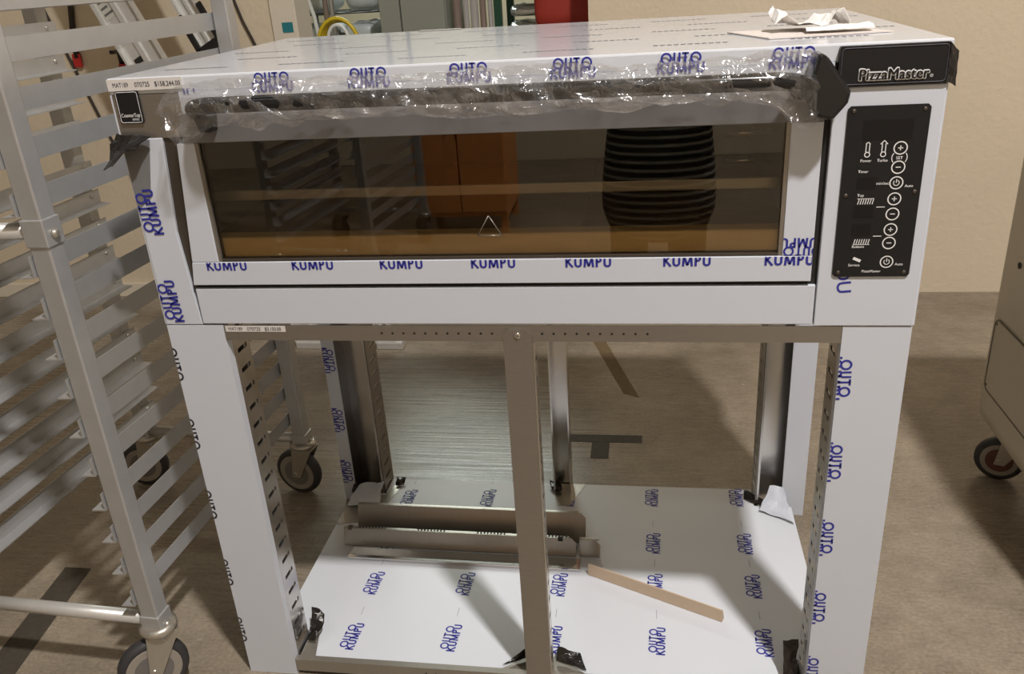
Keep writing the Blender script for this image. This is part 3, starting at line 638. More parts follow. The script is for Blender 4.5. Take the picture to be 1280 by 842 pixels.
# ------------------------------------------------------------------ runner rails lying on the shelf
def runner(y, z, ln, x0, hgt, wid, label, m, tilt=0.0, rz=0.0, teeth=True):
    t = thing('runner_rail', label, 'rail', (x0, y, z), 'loose steel runner rails on the stand shelf', rz)
    MB().box(0, ln, 0.0, wid, 0, 0.0028).build('base_flange', m, t, 0.0006)
    c = min(0.012, hgt*0.4); k = tilt/hgt
    MB().prism([(0, 0, 0.0028), (ln, 0, 0.0028), (ln, k*(hgt-c), hgt-c), (ln-c, tilt, hgt), (0, tilt, hgt)], (0, 0.0028, 0)).build('web', m, t, 0.0006)
    MB().box(0, ln*0.97, tilt+0.0028, tilt+0.010, hgt-0.003, hgt).build('top_lip', m, t, 0.0005)
    if teeth:
        for g in range(4):
            mb = MB()
            for i in range(9): mb.box(0.04+g*0.155+i*0.0085, 0.044+g*0.155+i*0.0085, tilt+0.004, tilt+0.0092, hgt-0.001, hgt+0.0006)
            mb.build('slot_row', 'void', t)['kind'] = 'stuff'
        MB().box(ln-0.045, ln-0.033, tilt-0.002, tilt+0.006, hgt-0.008, hgt+0.001).build('notch', 'void', t)
        MB().box(0.012, 0.022, tilt-0.002, tilt+0.008, hgt-0.004, hgt+0.004).build('clip', 'dark_steel', t)
    return t
ZS = SZ+0.0012
runner(0.392, ZS, 0.60, 0.088, 0.046, 0.040, 'bent steel runner rail with a slotted edge lying in the middle of the shelf rails', 'steel_runner', 0.012, -0.012)
runner(0.446, ZS, 0.60, 0.108, 0.074, 0.05, 'wide plain steel runner rail standing up behind the other shelf rails', 'steel_runner', 0.024, -0.010, False)
runner(0.338, ZS, 0.585, 0.115, 0.008, 0.046, 'shiny low chrome runner rail in front of the other shelf rails', 'chrome', 0.0, -0.012, False)
runner(0.388, ZS, 0.050, 0.696, 0.044, 0.045, 'short steel runner bracket sticking out at the end of the shelf rails', 'steel_runner', 0.010, 0.0, False)
# cardboard angle strip
a = math.atan2(0.193-0.327, 1.027-0.73)
cb = MB().prism([(0, 0, 0), (0, 0.003, 0), (0, 0.003, 0.0), (0, 0.014, 0.0), (0, 0.014, 0.003), (0, 0.003, 0.032), (0, 0.0, 0.032)], (0.33, 0, 0)).build('cardboard_strip', 'card')
cb.location = (0.722, 0.322, SZ+0.001); cb.rotation_euler = (0, 0, a)
tag(cb, 'long narrow folded brown cardboard strip lying on the white shelf', 'cardboard')

# ------------------------------------------------------------------ sheet pan rack
def caster(parent, x, y, rot, dia=0.125, wheelm='wheel_grey', rimm='wheel_rim', stem_z=0.165):
    e = bpy.data.objects.new('caster', None)
    r = dia/2; off = 0.030
    c, s = math.cos(rot), math.sin(rot); R = lambda px, py_, pz: (x+px*c-py_*s, y+px*s+py_*c, pz)
    mb = MB()
    for k in (-1, 1):
        mb.prism([R(-0.035, k*0.019, dia+0.012), R(0.030, k*0.019, dia+0.012), R(0.012+off, k*0.019, r-0.012), R(-0.014+off, k*0.019, r-0.012)], Vector(R(0, k*0.003, 0))-Vector((x, y, 0)))
    mb.prism([R(-0.035, -0.022, dia+0.012), R(0.03, -0.022, dia+0.012), R(0.03, 0.022, dia+0.012), R(-0.035, 0.022, dia+0.012)], (0, 0, 0.004))
    f = mb.build('caster', 'zinc', parent, 0.001)
    ax = Vector((-s, c, 0)); cc = Vector(R(off, 0, r))
    MB().lathe(cc - ax*0.015, ax, [(r-0.010, 0), (r-0.002, 0.004), (r, 0.010), (r, 0.020), (r-0.002, 0.026), (r-0.010, 0.030)], 32).build('tyre', 'rubber', f)
    MB().lathe(cc - ax*0.0155, ax, [(r-0.018, 0), (r-0.0125, 0.001), (r-0.0125, 0.030), (r-0.018, 0.031)], 28).build('rim', rimm, f)
    MB().lathe(cc - ax*0.0165, ax, [(r*0.55, 0), (r*0.55, 0.033)], 24).build('hub', wheelm if wheelm != 'rubber' else 'wheel_grey', f)
    MB().cyl(cc - ax*0.026, cc + ax*0.026, 0.006, 8).build('axle', 'zinc', f)
    MB().lathe(R(0, 0, dia+0.016), Z, [(0.034, 0), (0.038, 0.005), (0.038, 0.013), (0.030, 0.019)], 26).build('swivel', 'zinc', f)
    return f
RZ = math.radians(-2.7)
RW, RD = 0.50, 0.735
def make_rack(label, full=True):
    t = thing('sheet_pan_rack', label, 'rack', (-0.150, -0.055, 0), 'aluminium sheet pan racks', RZ)
    u = 0.019; zt = 1.78
    for (x, y) in ((0, 0), (0, RD), (-RW, RD), (-RW, 0)):
        p = MB().box(x-u, x+u, y-u, y+u, 0.150, zt).build('upright', 'aluminium', t, 0.003)
        MB().box(x-u-0.003, x+u+0.003, y-u-0.003, y+u+0.003, 0.146, 0.205).build('socket', 'aluminium', p, 0.002)
        if x == 0: MB().lathe((x+u+0.003, y, 0.172), X, [(0.010, 0), (0.010, 0.004), (0.006, 0.008)], 12).build('bolt', 'zinc', p)
    zs = [0.253, 0.334, 0.412, 0.488, 0.566, 0.650, 0.732, 0.810, 0.888, 0.964, 1.070, 1.150, 1.230, 1.308, 1.386, 1.464, 1.542, 1.62]
    for z in zs:
        for side in (0, 1):
            x = -u-0.0022 if side == 0 else -RW+u+0.0022; s = -1 if side == 0 else 1
            prof = [(x, 0, z-0.019), (x+s*0.0022, 0, z-0.019), (x+s*0.0022, 0, z-0.0195+0.0), (x+s*0.030, 0, z-0.021), (x+s*0.030, 0, z-0.0185), (x+s*0.0022, 0, z-0.0165), (x+s*0.0022, 0, z+0.019), (x, 0, z+0.019)]
            prof = [prof[0], prof[3], prof[4], prof[5], prof[6], prof[7]]
            q = MB().prism([(a_, -0.024, c_) for a_, b_, c_ in prof], (0, RD+0.058, 0)).build('slide', 'aluminium', t)
            if full:
                for yy in ((0.0, RD) if side == 1 else ()):
                    MB().lathe((x+s*0.0022, yy, z+0.006), Vector((s, 0, 0)), [(0.006, 0), (0.006, 0.002), (0.003, 0.005)], 10).build('rivet', 'zinc', q)
    for y in (0, RD):
        for z in ((0.185, 1.022, 1.74) if y == 0 else (0.185, 1.74)):
            MB().cyl((-u, y, z), (-RW+u, y, z), 0.0145, 14).build('crossbar', 'aluminium_pale', t)
            if z == 1.022:
                for x in (0, -RW): MB().box(x-u-0.003, x+u+0.003, y-u-0.003, y+u+0.003, z-0.024, z+0.024).build('clamp', 'aluminium', t, 0.002)
                MB().lathe((u+0.003, y, z-0.004), X, [(0.009, 0), (0.009, 0.004), (0.005, 0.008)], 10).build('bolt', 'zinc', t)
    for i, (x, y) in enumerate(((0, 0), (0, RD), (-RW, RD), (-RW, 0))):
        caster(t, x, y, (3.82, 2.99, 3.3, 3.6)[i], 0.142)
    return t
rack = make_rack('bare aluminium sheet pan rack on casters, its uprights beside the left of the oven')
rk2 = copy_tree(rack); rk2.location = (-0.35, -3.1, 0); rk2.rotation_euler = (0, 0, math.radians(6))
rk2['label'] = 'bare aluminium sheet pan rack mirrored in the oven door glass'

# ------------------------------------------------------------------ machine on casters at the right
mc = thing('floor_machine', 'beige grey wheeled machine with a rounded access panel standing right of the oven', 'machine', (0, 0, 0))
def rr_xy(x0, x1, y0, y1, r, z, n=5):
    P = []
    for cx, cy, a0 in ((x1-r, y1-r, 0), (x0+r, y1-r, 90), (x0+r, y0+r, 180), (x1-r, y0+r, 270)):
        for i in range(n+1): t = math.radians(a0+90*i/n); P.append((cx+r*math.cos(t), cy+r*math.sin(t), z))
    return P
m = MB(); rings = []
for z, ins in ((0.150, 0.05), (0.165, 0.02), (0.19, 0.004), (0.22, 0), (1.02, 0), (1.05, 0.012), (1.06, 0.04)):
    rings.append([m.bm.verts.new(p) for p in rr_xy(1.755+ins, 2.40-ins, 0.20+ins, 0.93-ins, 0.045, z)])
for a_, b_ in zip(rings, rings[1:]):
    for k in range(len(a_)):
        f = m.bm.faces.new((a_[k], a_[(k+1) % len(a_)], b_[(k+1) % len(a_)], b_[k])); f.smooth = True
m.bm.faces.new(rings[0][::-1]); m.bm.faces.new(rings[-1])
mbody = m.build('body', 'machine', mc)
pr = [(1.7545, p[0], p[2]) for p in rrect(0.50, 0.875, 0.275, 0.475, 0.02, 0)]
MB().prism(pr, (-0.002, 0, 0)).build('access_panel', 'machine', mc, 0.0008)
m = MB()
for i in range(len(pr)): m.tube([(1.7530, pr[i][1], pr[i][2]), (1.7530, pr[(i+1) % len(pr)][1], pr[(i+1) % len(pr)][2])], 0.0024, 5, False)
m.build('panel_seam', 'machine_line', mc)
for y, z in ((0.865, 0.462), (0.865, 0.288), (0.512, 0.288), (0.512, 0.462)): MB().lathe((1.7525, y, z), -X, [(0.004, 0), (0.003, 0.002)], 8).build('screw', 'machine_line', mc)
MB().lathe((1.7545, 0.805, 0.642), -X, [(0.008, 0), (0.008, 0.002)], 12).build('vent_hole', 'void', mc)
for x, y in ((1.848, 0.85), (1.84, 0.32), (2.32, 0.80), (2.32, 0.32)): caster(mc, x, y, 2.75, 0.125, 'wheel_red', 'wheel_rim')
for x, y in ((1.848, 0.85), (1.84, 0.32), (2.32, 0.80), (2.32, 0.32)): MB().box(x-0.025, x+0.025, y-0.025, y+0.025, 0.135, 0.17).build('caster_mount', 'zinc', mc, 0.002)

# ------------------------------------------------------------------ ladder and cords at the left wall
ld = thing('leaning_ladder', 'pale aluminium ladder leaning against the wall behind the oven', 'ladder', (0, 0, 0))
def rail_pts(x_top, x_bot, zt=2.6): return Vector((x_bot, 1.72, 0.0)), Vector((x_top, 2.24, zt))
def ladder_rail(xb, xt, wd, lab):
    a_, b_ = rail_pts(xt, xb); d = (b_-a_).normalized(); sx = Vector((1, 0, 0)); sx = (sx - d*sx.dot(d)).normalized(); nn = sx.cross(d)   # nn faces the room
    if nn.y > 0: nn = -nn
    P = lambda s_, h_: a_ + sx*s_ + nn*h_
    prof = [(0, 0), (wd, 0), (wd, 0.03), (wd-0.008, 0.03), (wd-0.008, 0.006), (wd*0.56, 0.006), (wd*0.56, 0.016), (wd*0.44, 0.016), (wd*0.44, 0.006), (0.008, 0.006), (0.008, 0.03), (0, 0.03)]
    r_ = MB().prism([P(*q) for q in prof], b_-a_).build('rail', 'aluminium_pale', ld)
    return a_, d, sx, nn, r_
a_, d, sx, nn, r1 = ladder_rail(-0.557, -1.987, 0.155, True)
zat = lambda z: (z - a_.z)/d.z
def on_rail(z, s0, s1, h, th, name, m, hh=0.0062):
    c0 = a_ + d*zat(z); MB().prism([c0+sx*s0+nn*hh, c0+sx*s1+nn*hh, c0+sx*s1+nn*hh+d*h, c0+sx*s0+nn*hh+d*h], nn*th).build(name, m, r1)
on_rail(1.27, 0.012, 0.070, 0.16, 0.001, 'warning_label', 'ladder_label')
for k in range(6): on_rail(1.285+k*0.022, 0.02, 0.062-0.01*(k % 2), 0.009, 0.0005, 'label_print', 'ladder_ink', 0.0073)
on_rail(1.175, 0.012, 0.070, 0.045, 0.001, 'warning_label', 'ladder_label'); on_rail(1.19, 0.03, 0.06, 0.006, 0.0005, 'label_print', 'ladder_ink', 0.0073)
on_rail(1.10, 0.03, 0.065, 0.02, 0.006, 'rung_end', 'void')
a2, d2, sx2, nn2, r2 = ladder_rail(-0.215, -1.655, 0.085, False)
c0 = a2 + d2*((1.13-a2.z)/d2.z)
for (s0, s1, h0, h1) in ((-0.01, 0.015, 0.0, 0.17), (0.085, 0.11, 0.0, 0.17), (-0.01, 0.11, -0.01, 0.03)):
    MB().prism([c0+sx2*s0+nn2*0.031+d2*h0, c0+sx2*s1+nn2*0.031+d2*h0, c0+sx2*s1+nn2*0.031+d2*h1, c0+sx2*s0+nn2*0.031+d2*h1], nn2*0.012).build('rope_clip', 'black_plastic', ld, 0.004)
for z in (0.25, 0.55, 0.85, 1.75, 2.05, 2.35):
    q0 = a_ + d*zat(z) + sx*0.15 + nn*0.012; q1 = a2 + d2*((z-a2.z)/d2.z) + sx2*0.02 + nn2*0.012
    MB().cyl(q0, q1, 0.014, 10).build('rung', 'aluminium_pale', ld)
for aa, ww in ((a_, 0.155), (a2, 0.085)): MB().box(aa.x-0.003, aa.x+ww+0.02, aa.y-0.04, aa.y+0.03, 0.0, 0.03).build('foot', 'aluminium_pale', ld, 0.004)

def cord(path, r, label, m='cable'):
    return tag(MB().tube(path, r, 8).build('wall_cord', m), label, 'cord')
cord([(-1.86, WY-0.008, 1.75), (-1.745, WY-0.008, 1.373), (-1.66, WY-0.008, 1.09), (-1.585, WY-0.008, 0.83), (-1.45, WY-0.008, 0.40), (-1.40, WY-0.008, 0.012)], 0.006, 'thin dark cord running diagonally down the wall behind the rack')
c2 = cord([(-1.585, WY-0.014, 2.3), (-1.592, WY-0.014, 1.55), (-1.594, WY-0.014, 1.36), (-1.625, WY-0.014, 1.20), (-1.628, WY-0.014, 1.13)], 0.012, 'thick black cord hanging on the wall with a red tag at its end')
box('tag', 'red_tag', c2, -1.648, -1.612, WY-0.02, WY-0.008, 1.09, 1.145)
cord([(-0.90, WY-0.008, 2.3), (-0.86, WY-0.008, 1.35), (-0.83, WY-0.008, 1.24), (-0.745, WY-0.008, 1.02), (-0.72, WY-0.008, 0.05)], 0.006, 'thin dark cord hanging on the wall between the ladder rails')
fx = thing('fire_extinguisher', 'red fire extinguisher with a white label on the wall beside the ladder', 'fire extinguisher', (-1.375, WY-0.075, 0))
MB().lathe((0, 0, 0.66), Z, [(0.055, 0), (0.062, 0.015), (0.062, 0.36), (0.05, 0.405), (0.022, 0.425), (0.02, 0.44)], 24).build('cylinder', 'red_tag', fx)
MB().tube([(0, 0, 1.10), (0, 0, 1.145)], 0.018, 10).build('valve', 'black_plastic', fx)
MB().box(-0.01, 0.01, -0.07, 0.03, 1.145, 1.16).build('lever', 'black_plastic', fx, 0.002)
MB().tube([(0.02, 0, 1.12), (0.07, -0.01, 1.11), (0.085, -0.01, 1.0), (0.08, -0.01, 0.85)], 0.009, 8).build('hose', 'rubber', fx)
MB().box(-0.03, 0.03, 0.05, 0.073, 0.85, 1.02).build('bracket', 'dark_steel', fx)

# ------------------------------------------------------------------ things seen through the doorway, over the oven
YB = 2.75
# curved hoses
def hose(path, r, label, m): return tag(MB().tube(path, r, 10).build('hanging_hose', m), label, 'hose')
hose([(-0.725, 2.75, 0.012), (-0.71, 2.75, 1.1), (-0.735, 2.75, 1.22), (-0.76, 2.75, 1.32), (-0.765, 2.75, 2.6)], 0.007, 'dark curved hose hanging inside the doorway beside the jamb', 'hose_dark')
hose([(-0.700, 2.80, 0.012), (-0.695, 2.80, 1.1), (-0.705, 2.80, 1.22), (-0.735, 2.80, 1.34), (-0.735, 2.80, 2.6)], 0.010, 'thin white hose hanging inside the doorway', 'hose_white')
for x, m_, lb in ((-0.665, 'pole_brown', 'dark brown pole standing behind the hoses in the doorway'), (-0.635, 'pipe', 'grey metal pole standing behind the hoses in the doorway')):
    t = thing('standing_pole', lb, 'pole', (x, 2.86, 0))
    MB().cyl((0, 0, 0.01), (0, 0, 2.4), 0.013, 12).build('shaft', m_, t); MB().lathe((0, 0, 0), Z, [(0.0135, 0), (0.0135, 0.012)], 12).build('foot', 'rubber', t); MB().lathe((0, 0, 2.4), Z, [(0.013, 0), (0.008, 0.01)], 12).build('cap', 'rubber', t)
# wire shelf with wrapped bags
sf = thing('wire_shelf', 'wire shelf rack with bags standing behind the yellow cable', 'shelf', (0, 0, 0))
for x in (-0.98, -0.46):
    for y in (3.15, 3.55): MB().cyl((x, y, 0), (x, y, 1.9), 0.0125, 10).build('post', 'wire', sf)
for z in (0.3, 0.75, 1.05, 1.215, 1.55):
    mb = MB()
    for y in (3.15, 3.55): mb.cyl((-0.98, y, z), (-0.46, y, z), 0.005, 6)
    for i in range(14): mb.cyl((-0.98+i*0.04, 3.15, z), (-0.98+i*0.04, 3.55, z), 0.0025, 5)
    mb.build('wire_deck', 'wire', sf)
def pillow(c, sx, sy, sz, name, m, label, cat, group=None, seed=0):
    c = Vector(c)
    def fn(u, v):
        th = 2*math.pi*u; ph = math.pi*(v-0.5); cx = lambda a_: math.copysign(abs(math.cos(a_))**0.5, math.cos(a_)); sn = lambda a_: math.copysign(abs(math.sin(a_))**0.5, math.sin(a_))
        p = Vector((cx(th)*cx(ph)*sx, sn(th)*cx(ph)*sy, sn(ph)*sz)); k = 1+0.10*noise.noise(p*14+Vector((seed, 0, 0))); p.x *= k; p.y *= k
        if p.z > -sz*0.9: p.z += 0.012*noise.noise(p*22+Vector((seed, 3, 0)))
        return c + p
    return tag(MB().grid(fn, 28, 14).build(name, m), label, cat, group)
for i, (x, z, h) in enumerate(((-0.85, 1.055, 0.055), (-0.62, 1.055, 0.055), (-0.86, 1.22, 0.10), (-0.60, 1.22, 0.09))):
    lb = ('flat pale plastic bag low on the wire shelf behind the hoses', 'flat pale plastic bag low on the wire shelf next to the grey locker', 'full pale plastic bag high on the wire shelf behind the hoses', 'full pale plastic bag high on the wire shelf next to the grey locker')[i]
    pillow((x, 3.34, z+h), 0.10, 0.15, h, 'plastic_bag', 'bag', lb, 'bag', 'pale bags on the wire shelf', i)
# yellow cable coil on a hook frame
cc = thing('coiled_cable', 'yellow cable coil hanging in the doorway', 'cable', (0, 0, 0))
hk = thing('cable_stand', 'thin dark stand carrying the yellow and white cable coils', 'stand', (-0.53, 2.70, 0))
MB().lathe((0, 0, 0), Z, [(0.13, 0), (0.13, 0.015), (0.03, 0.03)], 24).build('base', 'wire', hk); MB().cyl((0, 0, 0.02), (0, 0, 1.15), 0.012, 10).build('post', 'wire', hk); MB().tube([(0, 0, 1.14), (0, -0.07, 1.15), (0, -0.08, 1.17)], 0.008, 8).build('hook', 'wire', hk)
for k in range(4):
    mb = MB(); pts = []
    for i in range(25):
        t = 2*math.pi*i/24; pts.append((-0.53+(0.085+0.004*k)*math.cos(t), 2.645-0.016*k+0.004*math.sin(2*t), 1.075+0.13*math.sin(t)+0.004*k))
    mb.tube(pts, 0.009, 8, False).build('loop', 'yellow', cc)
wc = MB(); pts = [(-0.515+0.045*math.cos(2*math.pi*i/24), 2.560, 1.135+0.055*math.sin(2*math.pi*i/24)) for i in range(25)]
wc.tube(pts, 0.008, 8, False); tag(wc.build('cable_ring', 'hose_white'), 'small white cable ring hanging in front of the yellow coil', 'cable')
# grey locker with two doors
lk = thing('grey_locker', 'tall grey metal locker with double doors behind the doorway', 'cabinet', (0, 0, 0))
MB().box(-0.42, -0.09, 2.92, 3.35, 0, 1.34).build('body', 'locker', lk, 0.004)
for x0, x1 in ((-0.415, -0.315), (-0.308, -0.095)):
    dd = MB().box(x0, x1, 2.903, 2.919, 0.05, 1.32).build('door', 'locker', lk, 0.003)
    MB().box(x1-0.02, x1-0.010, 2.890, 2.903, 0.98, 1.08).build('handle', 'pipe', dd, 0.002)
# leaning bundle of poles
for i, (x, r, m_, lb) in enumerate(((-0.045, 0.020, 'pole_brown', 'thick brown pole next to the grey locker'), (0.000, 0.014, 'pole_grey', 'thin light grey pole between the two brown poles'), (0.040, 0.020, 'pole_grey', 'thick light grey pole beside the green post'), (0.082, 0.016, 'pole_brown', 'thin brown pole beside the green post'), (0.118, 0.012, 'pole_grey', 'thin grey pole touching the green post'))):
    t = thing('mop_pole', lb, 'pole', (x, 2.95, 0), 'poles standing behind the doorway')
    MB().cyl((0, 0, 0.02), (0, 0, 1.34+0.03*i), r, 12).build('shaft', m_, t); MB().lathe((0, 0, 0), Z, [(r, 0), (r+0.002, 0.05), (r, 0.06)], 12).build('socket', 'rubber', t)
gr = thing('green_rack_frame', 'dark green shelf frame holding silver wrapped bundles', 'shelf', (0, 0, 0))
for x in (0.155, 0.46):
    for y in (2.95, 3.35): MB().box(x-0.018, x+0.018, y-0.018, y+0.018, 0, 1.5).build('post', 'green', gr)
for z in (0.4, 1.0, 1.48): MB().box(0.137, 0.478, 2.932, 3.368, z-0.03, z).build('shelf_board', 'green', gr)
for i in range(6):
    pillow((0.312, 3.12, 1.036+i*0.074), 0.118, 0.15, 0.026, 'wrapped_bundle', 'silver_wrap', ('shiny silver plastic wrapped bundle on the green shelf, ' + ('lowest', 'second from the bottom', 'third from the bottom', 'third from the top', 'second from the top', 'topmost')[i] + ' of its stack'), 'bundle', 'silver bundles on the green shelf', i*3)
# red cloth bag hung just inside the doorway
rb = thing('red_cloth_bag', 'red cloth bag with creases hanging inside the doorway on the right', 'bag', (0, 0, 0))
def redfn(u, v):
    x0, x1, z0, z1 = 0.372, 0.72, 1.135, 1.75
    th = 2*math.pi*u; cx = math.copysign(abs(math.cos(th))**0.45, math.cos(th)); sn = math.copysign(abs(math.sin(th))**0.7, math.sin(th))
    z = z0 + (z1-z0)*v; k = 1.0
    if v < 0.09: k = 0.62+0.38*math.sqrt(max(0, 1-(1-v/0.09)**2))
    p = Vector(((x0+x1)/2 + cx*(x1-x0)/2*(0.85+0.15*k), 2.62 + sn*0.05*k, z)); p.y += 0.012*math.sin((p.x-p.z*0.6)*38)*0.6
    return p
MB().grid(redfn, 40, 26).build('cloth', 'red_cloth', rb)
MB().tube([(0.43, 2.62, 1.72), (0.48, 2.60, 1.95), (0.545, 2.60, 2.02), (0.61, 2.60, 1.95), (0.66, 2.62, 1.72)], 0.012, 8).build('strap', 'red_cloth', rb)
MB().tube([(0.545, 2.44, 2.33), (0.545, 2.60, 2.33), (0.545, 2.60, 2.0), (0.545, 2.585, 1.985)], 0.006, 6).build('hook', 'wire', rb)

# ------------------------------------------------------------------ floor tape
def tape(pts, m, label): return tag(MB().prism([(x, y, 0.0002) for x, y in pts], (0, 0, 0.0006)).build('floor_tape', m), label, 'tape')
tp = MB().box(0.60, 0.845, 1.000, 1.045, 0.0002, 0.0010).box(0.69, 0.745, 0.905, 0.9995, 0.0002, 0.0010).build('floor_tape', 'tape_dark'); tag(tp, 'dark T-shaped tape mark on the floor behind the stand', 'tape')
tape([(0.64, 1.80), (0.69, 1.80), (0.835, 1.30), (0.78, 1.33)], 'tape_tan', 'worn tan tape strip running diagonally on the floor behind the stand')
tape([(-0.66, 0.30), (-0.585, 0.30), (-0.53, -0.12), (-0.61, -0.12)], 'tape_dark', 'dark worn tape strip on the floor under the sheet pan rack')

# ------------------------------------------------------------------ behind the camera, seen mirrored in the door glass
wcab = thing('wooden_cabinet', 'orange brown wooden cabinet mirrored in the oven door glass', 'cabinet', (-0.17, -3.25, 0))
MB().box(-0.26, 0.26, -0.45, 0.0, 0.10, 1.3).build('body', 'wood', wcab, 0.004)
for s in (-1, 1):
    dd = MB().box(min(s*0.004, s*0.255), max(s*0.004, s*0.255), 0.001, 0.020, 0.13, 1.27).build('door', 'wood', wcab, 0.004)
    MB().box(s*0.03-0.008, s*0.03+0.008, 0.020, 0.045, 0.62, 0.74).build('handle', 'pipe', dd, 0.003)
    for y in (-0.42, -0.03): MB().box(s*0.235-0.02, s*0.235+0.02, y-0.02, y+0.02, 0, 0.10).build('leg', 'wood', wcab)

# ------------------------------------------------------------------ the photographer, seen mirrored in the door glass
pe = thing('person', 'person in a dark striped top holding up a phone, mirrored in the oven door glass', 'person', (0.90, -1.80, 0))
def skin_mesh(name, nodes, edges, m, parent, sub=2):
    me = bpy.data.meshes.new(name); me.from_pydata([n[0] for n in nodes], edges, []); me.materials.append(MATS[m])
    o = bpy.data.objects.new(name, me); COL.objects.link(o); o.parent = parent
    q = o.modifiers.new('skin', 'SKIN'); q.use_smooth_shade = True
    for i, n in enumerate(nodes):
        sv = me.skin_vertices[0].data[i]; rr = n[1]; sv.radius = rr if isinstance(rr, tuple) else (rr, rr); sv.use_root = (i == 0)
    q = o.modifiers.new('subd', 'SUBSURF'); q.levels = sub; q.render_levels = sub
    return o
HR, HL = (0.10, 0.33, 1.33), (-0.07, 0.33, 1.33)
nodes = [((0, 0, 0.94), (0.15, 0.11)), ((0, 0, 1.10), (0.13, 0.10)), ((0, 0, 1.30), (0.155, 0.11)), ((0, 0, 1.40), (0.12, 0.085)), ((0, 0.005, 1.48), 0.055), ((0, 0.02, 1.56), (0.072, 0.085)), ((0, 0.02, 1.66), (0.075, 0.095)), ((0, 0.01, 1.72), (0.05, 0.06))]
edges = [(i, i+1) for i in range(7)]
for s_ in (-1, 1):
    b0 = len(nodes)
    nodes += [((s_*0.17, 0, 1.37), 0.062), ((s_*0.235, 0.03, 1.13), 0.046), ((s_*0.17, 0.20, 1.22), 0.038), ((0.015+s_*0.095, 0.30, 1.30), (0.026, 0.032))]
    edges += [(3, b0), (b0, b0+1), (b0+1, b0+2), (b0+2, b0+3)]
    c0_ = len(nodes)
    nodes += [((s_*0.10, 0, 0.88), 0.098), ((s_*0.105, 0.01, 0.50), 0.062), ((s_*0.11, -0.015, 0.28), 0.055), ((s_*0.11, -0.02, 0.085), 0.040), ((s_*0.12, 0.09, 0.045), (0.040, 0.035)), ((s_*0.125, 0.16, 0.038), (0.036, 0.026))]
    edges += [(0, c0_), (c0_, c0_+1), (c0_+1, c0_+2), (c0_+2, c0_+3), (c0_+3, c0_+4), (c0_+4, c0_+5)]
pb = skin_mesh('body', nodes, edges, 'skin', pe)
skin_mesh('striped_top', [((0, 0, 0.38), (0.245, 0.17)), ((0, 0, 0.66), (0.225, 0.165)), ((0, 0, 0.95), (0.185, 0.14)), ((0, 0, 1.12), (0.17, 0.13)), ((0, 0, 1.30), (0.185, 0.135)), ((0, 0, 1.41), (0.13, 0.10)), ((-0.185, 0, 1.37), 0.078), ((-0.245, 0.03, 1.13), 0.060), ((-0.175, 0.19, 1.215), 0.050), ((0.185, 0, 1.37), 0.078), ((0.245, 0.03, 1.13), 0.060), ((0.175, 0.19, 1.215), 0.050)],
          [(0, 1), (1, 2), (2, 3), (3, 4), (4, 5), (5, 6), (6, 7), (7, 8), (5, 9), (9, 10), (10, 11)], 'striped_shirt', pe)
for s_ in (-1, 1): skin_mesh('trouser_leg', [((s_*0.09, 0, 0.86), 0.115), ((s_*0.105, 0.01, 0.50), 0.080), ((s_*0.11, -0.015, 0.28), 0.072), ((s_*0.11, -0.015, 0.10), 0.066)], [(0, 1), (1, 2), (2, 3)], 'denim', pe)
for s_ in (-1, 1): skin_mesh('shoe', [((s_*0.11, -0.045, 0.044), 0.043), ((s_*0.115, 0.05, 0.046), 0.046), ((s_*0.125, 0.17, 0.036), (0.045, 0.034))], [(0, 1), (1, 2)], 'rubber', pe)
def hairfn(u, v):
    th = 2*math.pi*u; ph = math.pi*0.5*(1-v)*1.15 - 0.25
    y_ = math.sin(th)
    r_ = Vector((math.cos(th)*math.cos(ph)*0.092, y_*math.cos(ph)*0.108, math.sin(ph)*0.105))
    if y_ > 0.3 and r_.z < 0.035: r_.y *= 0.72
    return Vector((0, 0.005, 1.665)) + r_
MB().grid(hairfn, 28, 12).build('hair', 'hair', pe)
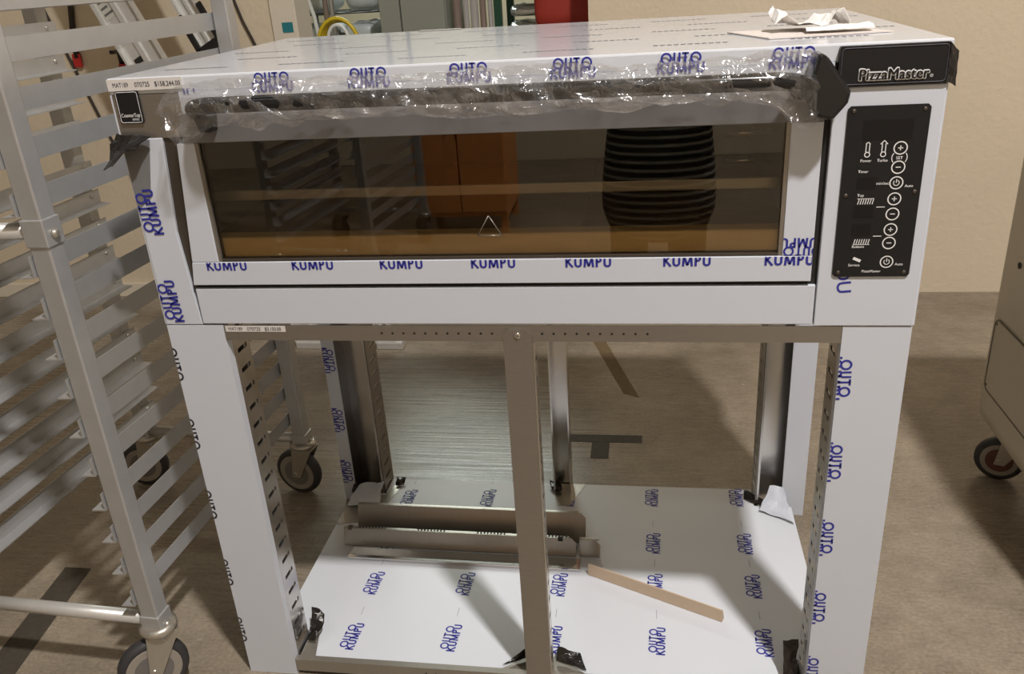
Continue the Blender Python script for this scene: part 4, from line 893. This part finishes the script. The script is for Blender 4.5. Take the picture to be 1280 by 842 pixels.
for s_ in (-1, 1):
    MB().lathe((s_*0.031, 0.098, 1.635), Y, [(0.012, 0), (0.008, 0.006)], 10).build('eye', 'hair', pe)
    MB().grid(lambda u, v: Vector((s_*(0.074+0.012*math.cos(math.pi*(v-0.5))), 0.015+0.018*math.cos(2*math.pi*u)*math.cos(math.pi*(v-0.5)), 1.625+0.03*math.sin(math.pi*(v-0.5)))), 10, 6).build('ear', 'skin', pe)
MB().prism([(-0.014, 0.10, 1.592), (0.014, 0.10, 1.592), (0.005, 0.10, 1.635), (-0.005, 0.10, 1.635)], (0, 0.022, -0.004)).build('nose', 'skin', pe, 0.005)
MB().prism([(-0.024, 0.098, 1.562), (0.024, 0.098, 1.562), (0.016, 0.098, 1.571), (-0.016, 0.098, 1.571)], (0, 0.008, 0)).build('mouth', 'wheel_red', pe, 0.002)
# hands: palm and five curled fingers closed on the phone ends
PX = 0.016
for s_ in (-1, 1):
    hx = PX + s_*0.095
    hn = [((hx, 0.305, 1.305), (0.026, 0.030)), ((hx, 0.345, 1.325), (0.018, 0.036)), ((hx-s_*0.004, 0.375, 1.340), (0.014, 0.036))]
    skin_mesh('palm', hn, [(0, 1), (1, 2)], 'skin', pe, 1)
    for k, ln in enumerate((0.062, 0.074, 0.068, 0.052)):
        z_ = 1.372 - k*0.021
        skin_mesh('finger', [((hx, 0.370, z_), 0.009), ((hx+s_*0.004, 0.372+ln*0.45, z_+0.004), 0.0085), ((hx-s_*ln*0.30, 0.376+ln*0.62, z_+0.004), 0.008), ((hx-s_*ln*0.55, 0.374+ln*0.60, z_+0.003), 0.007)], [(0, 1), (1, 2), (2, 3)], 'skin', pe, 1)
    skin_mesh('thumb', [((hx-s_*0.004, 0.335, 1.350), 0.012), ((hx-s_*0.020, 0.352, 1.376), 0.010), ((hx-s_*0.038, 0.362, 1.384), 0.009)], [(0, 1), (1, 2)], 'skin', pe, 1)
ph_ = thing('mobile_phone', 'dark mobile phone held up in both hands of the person', 'phone', (0.916, -1.415, 1.345))
MB().box(-0.080, 0.080, -0.0045, 0.0045, -0.004, 0.072).build('case', 'black_panel', ph_, 0.003)
MB().box(-0.076, 0.076, -0.0052, -0.0046, 0.0, 0.068).build('screen', 'display', ph_)
MB().lathe((-0.06, 0.0046, 0.05), Y, [(0.008, 0), (0.007, 0.0015)], 14).build('lens', 'display', ph_)
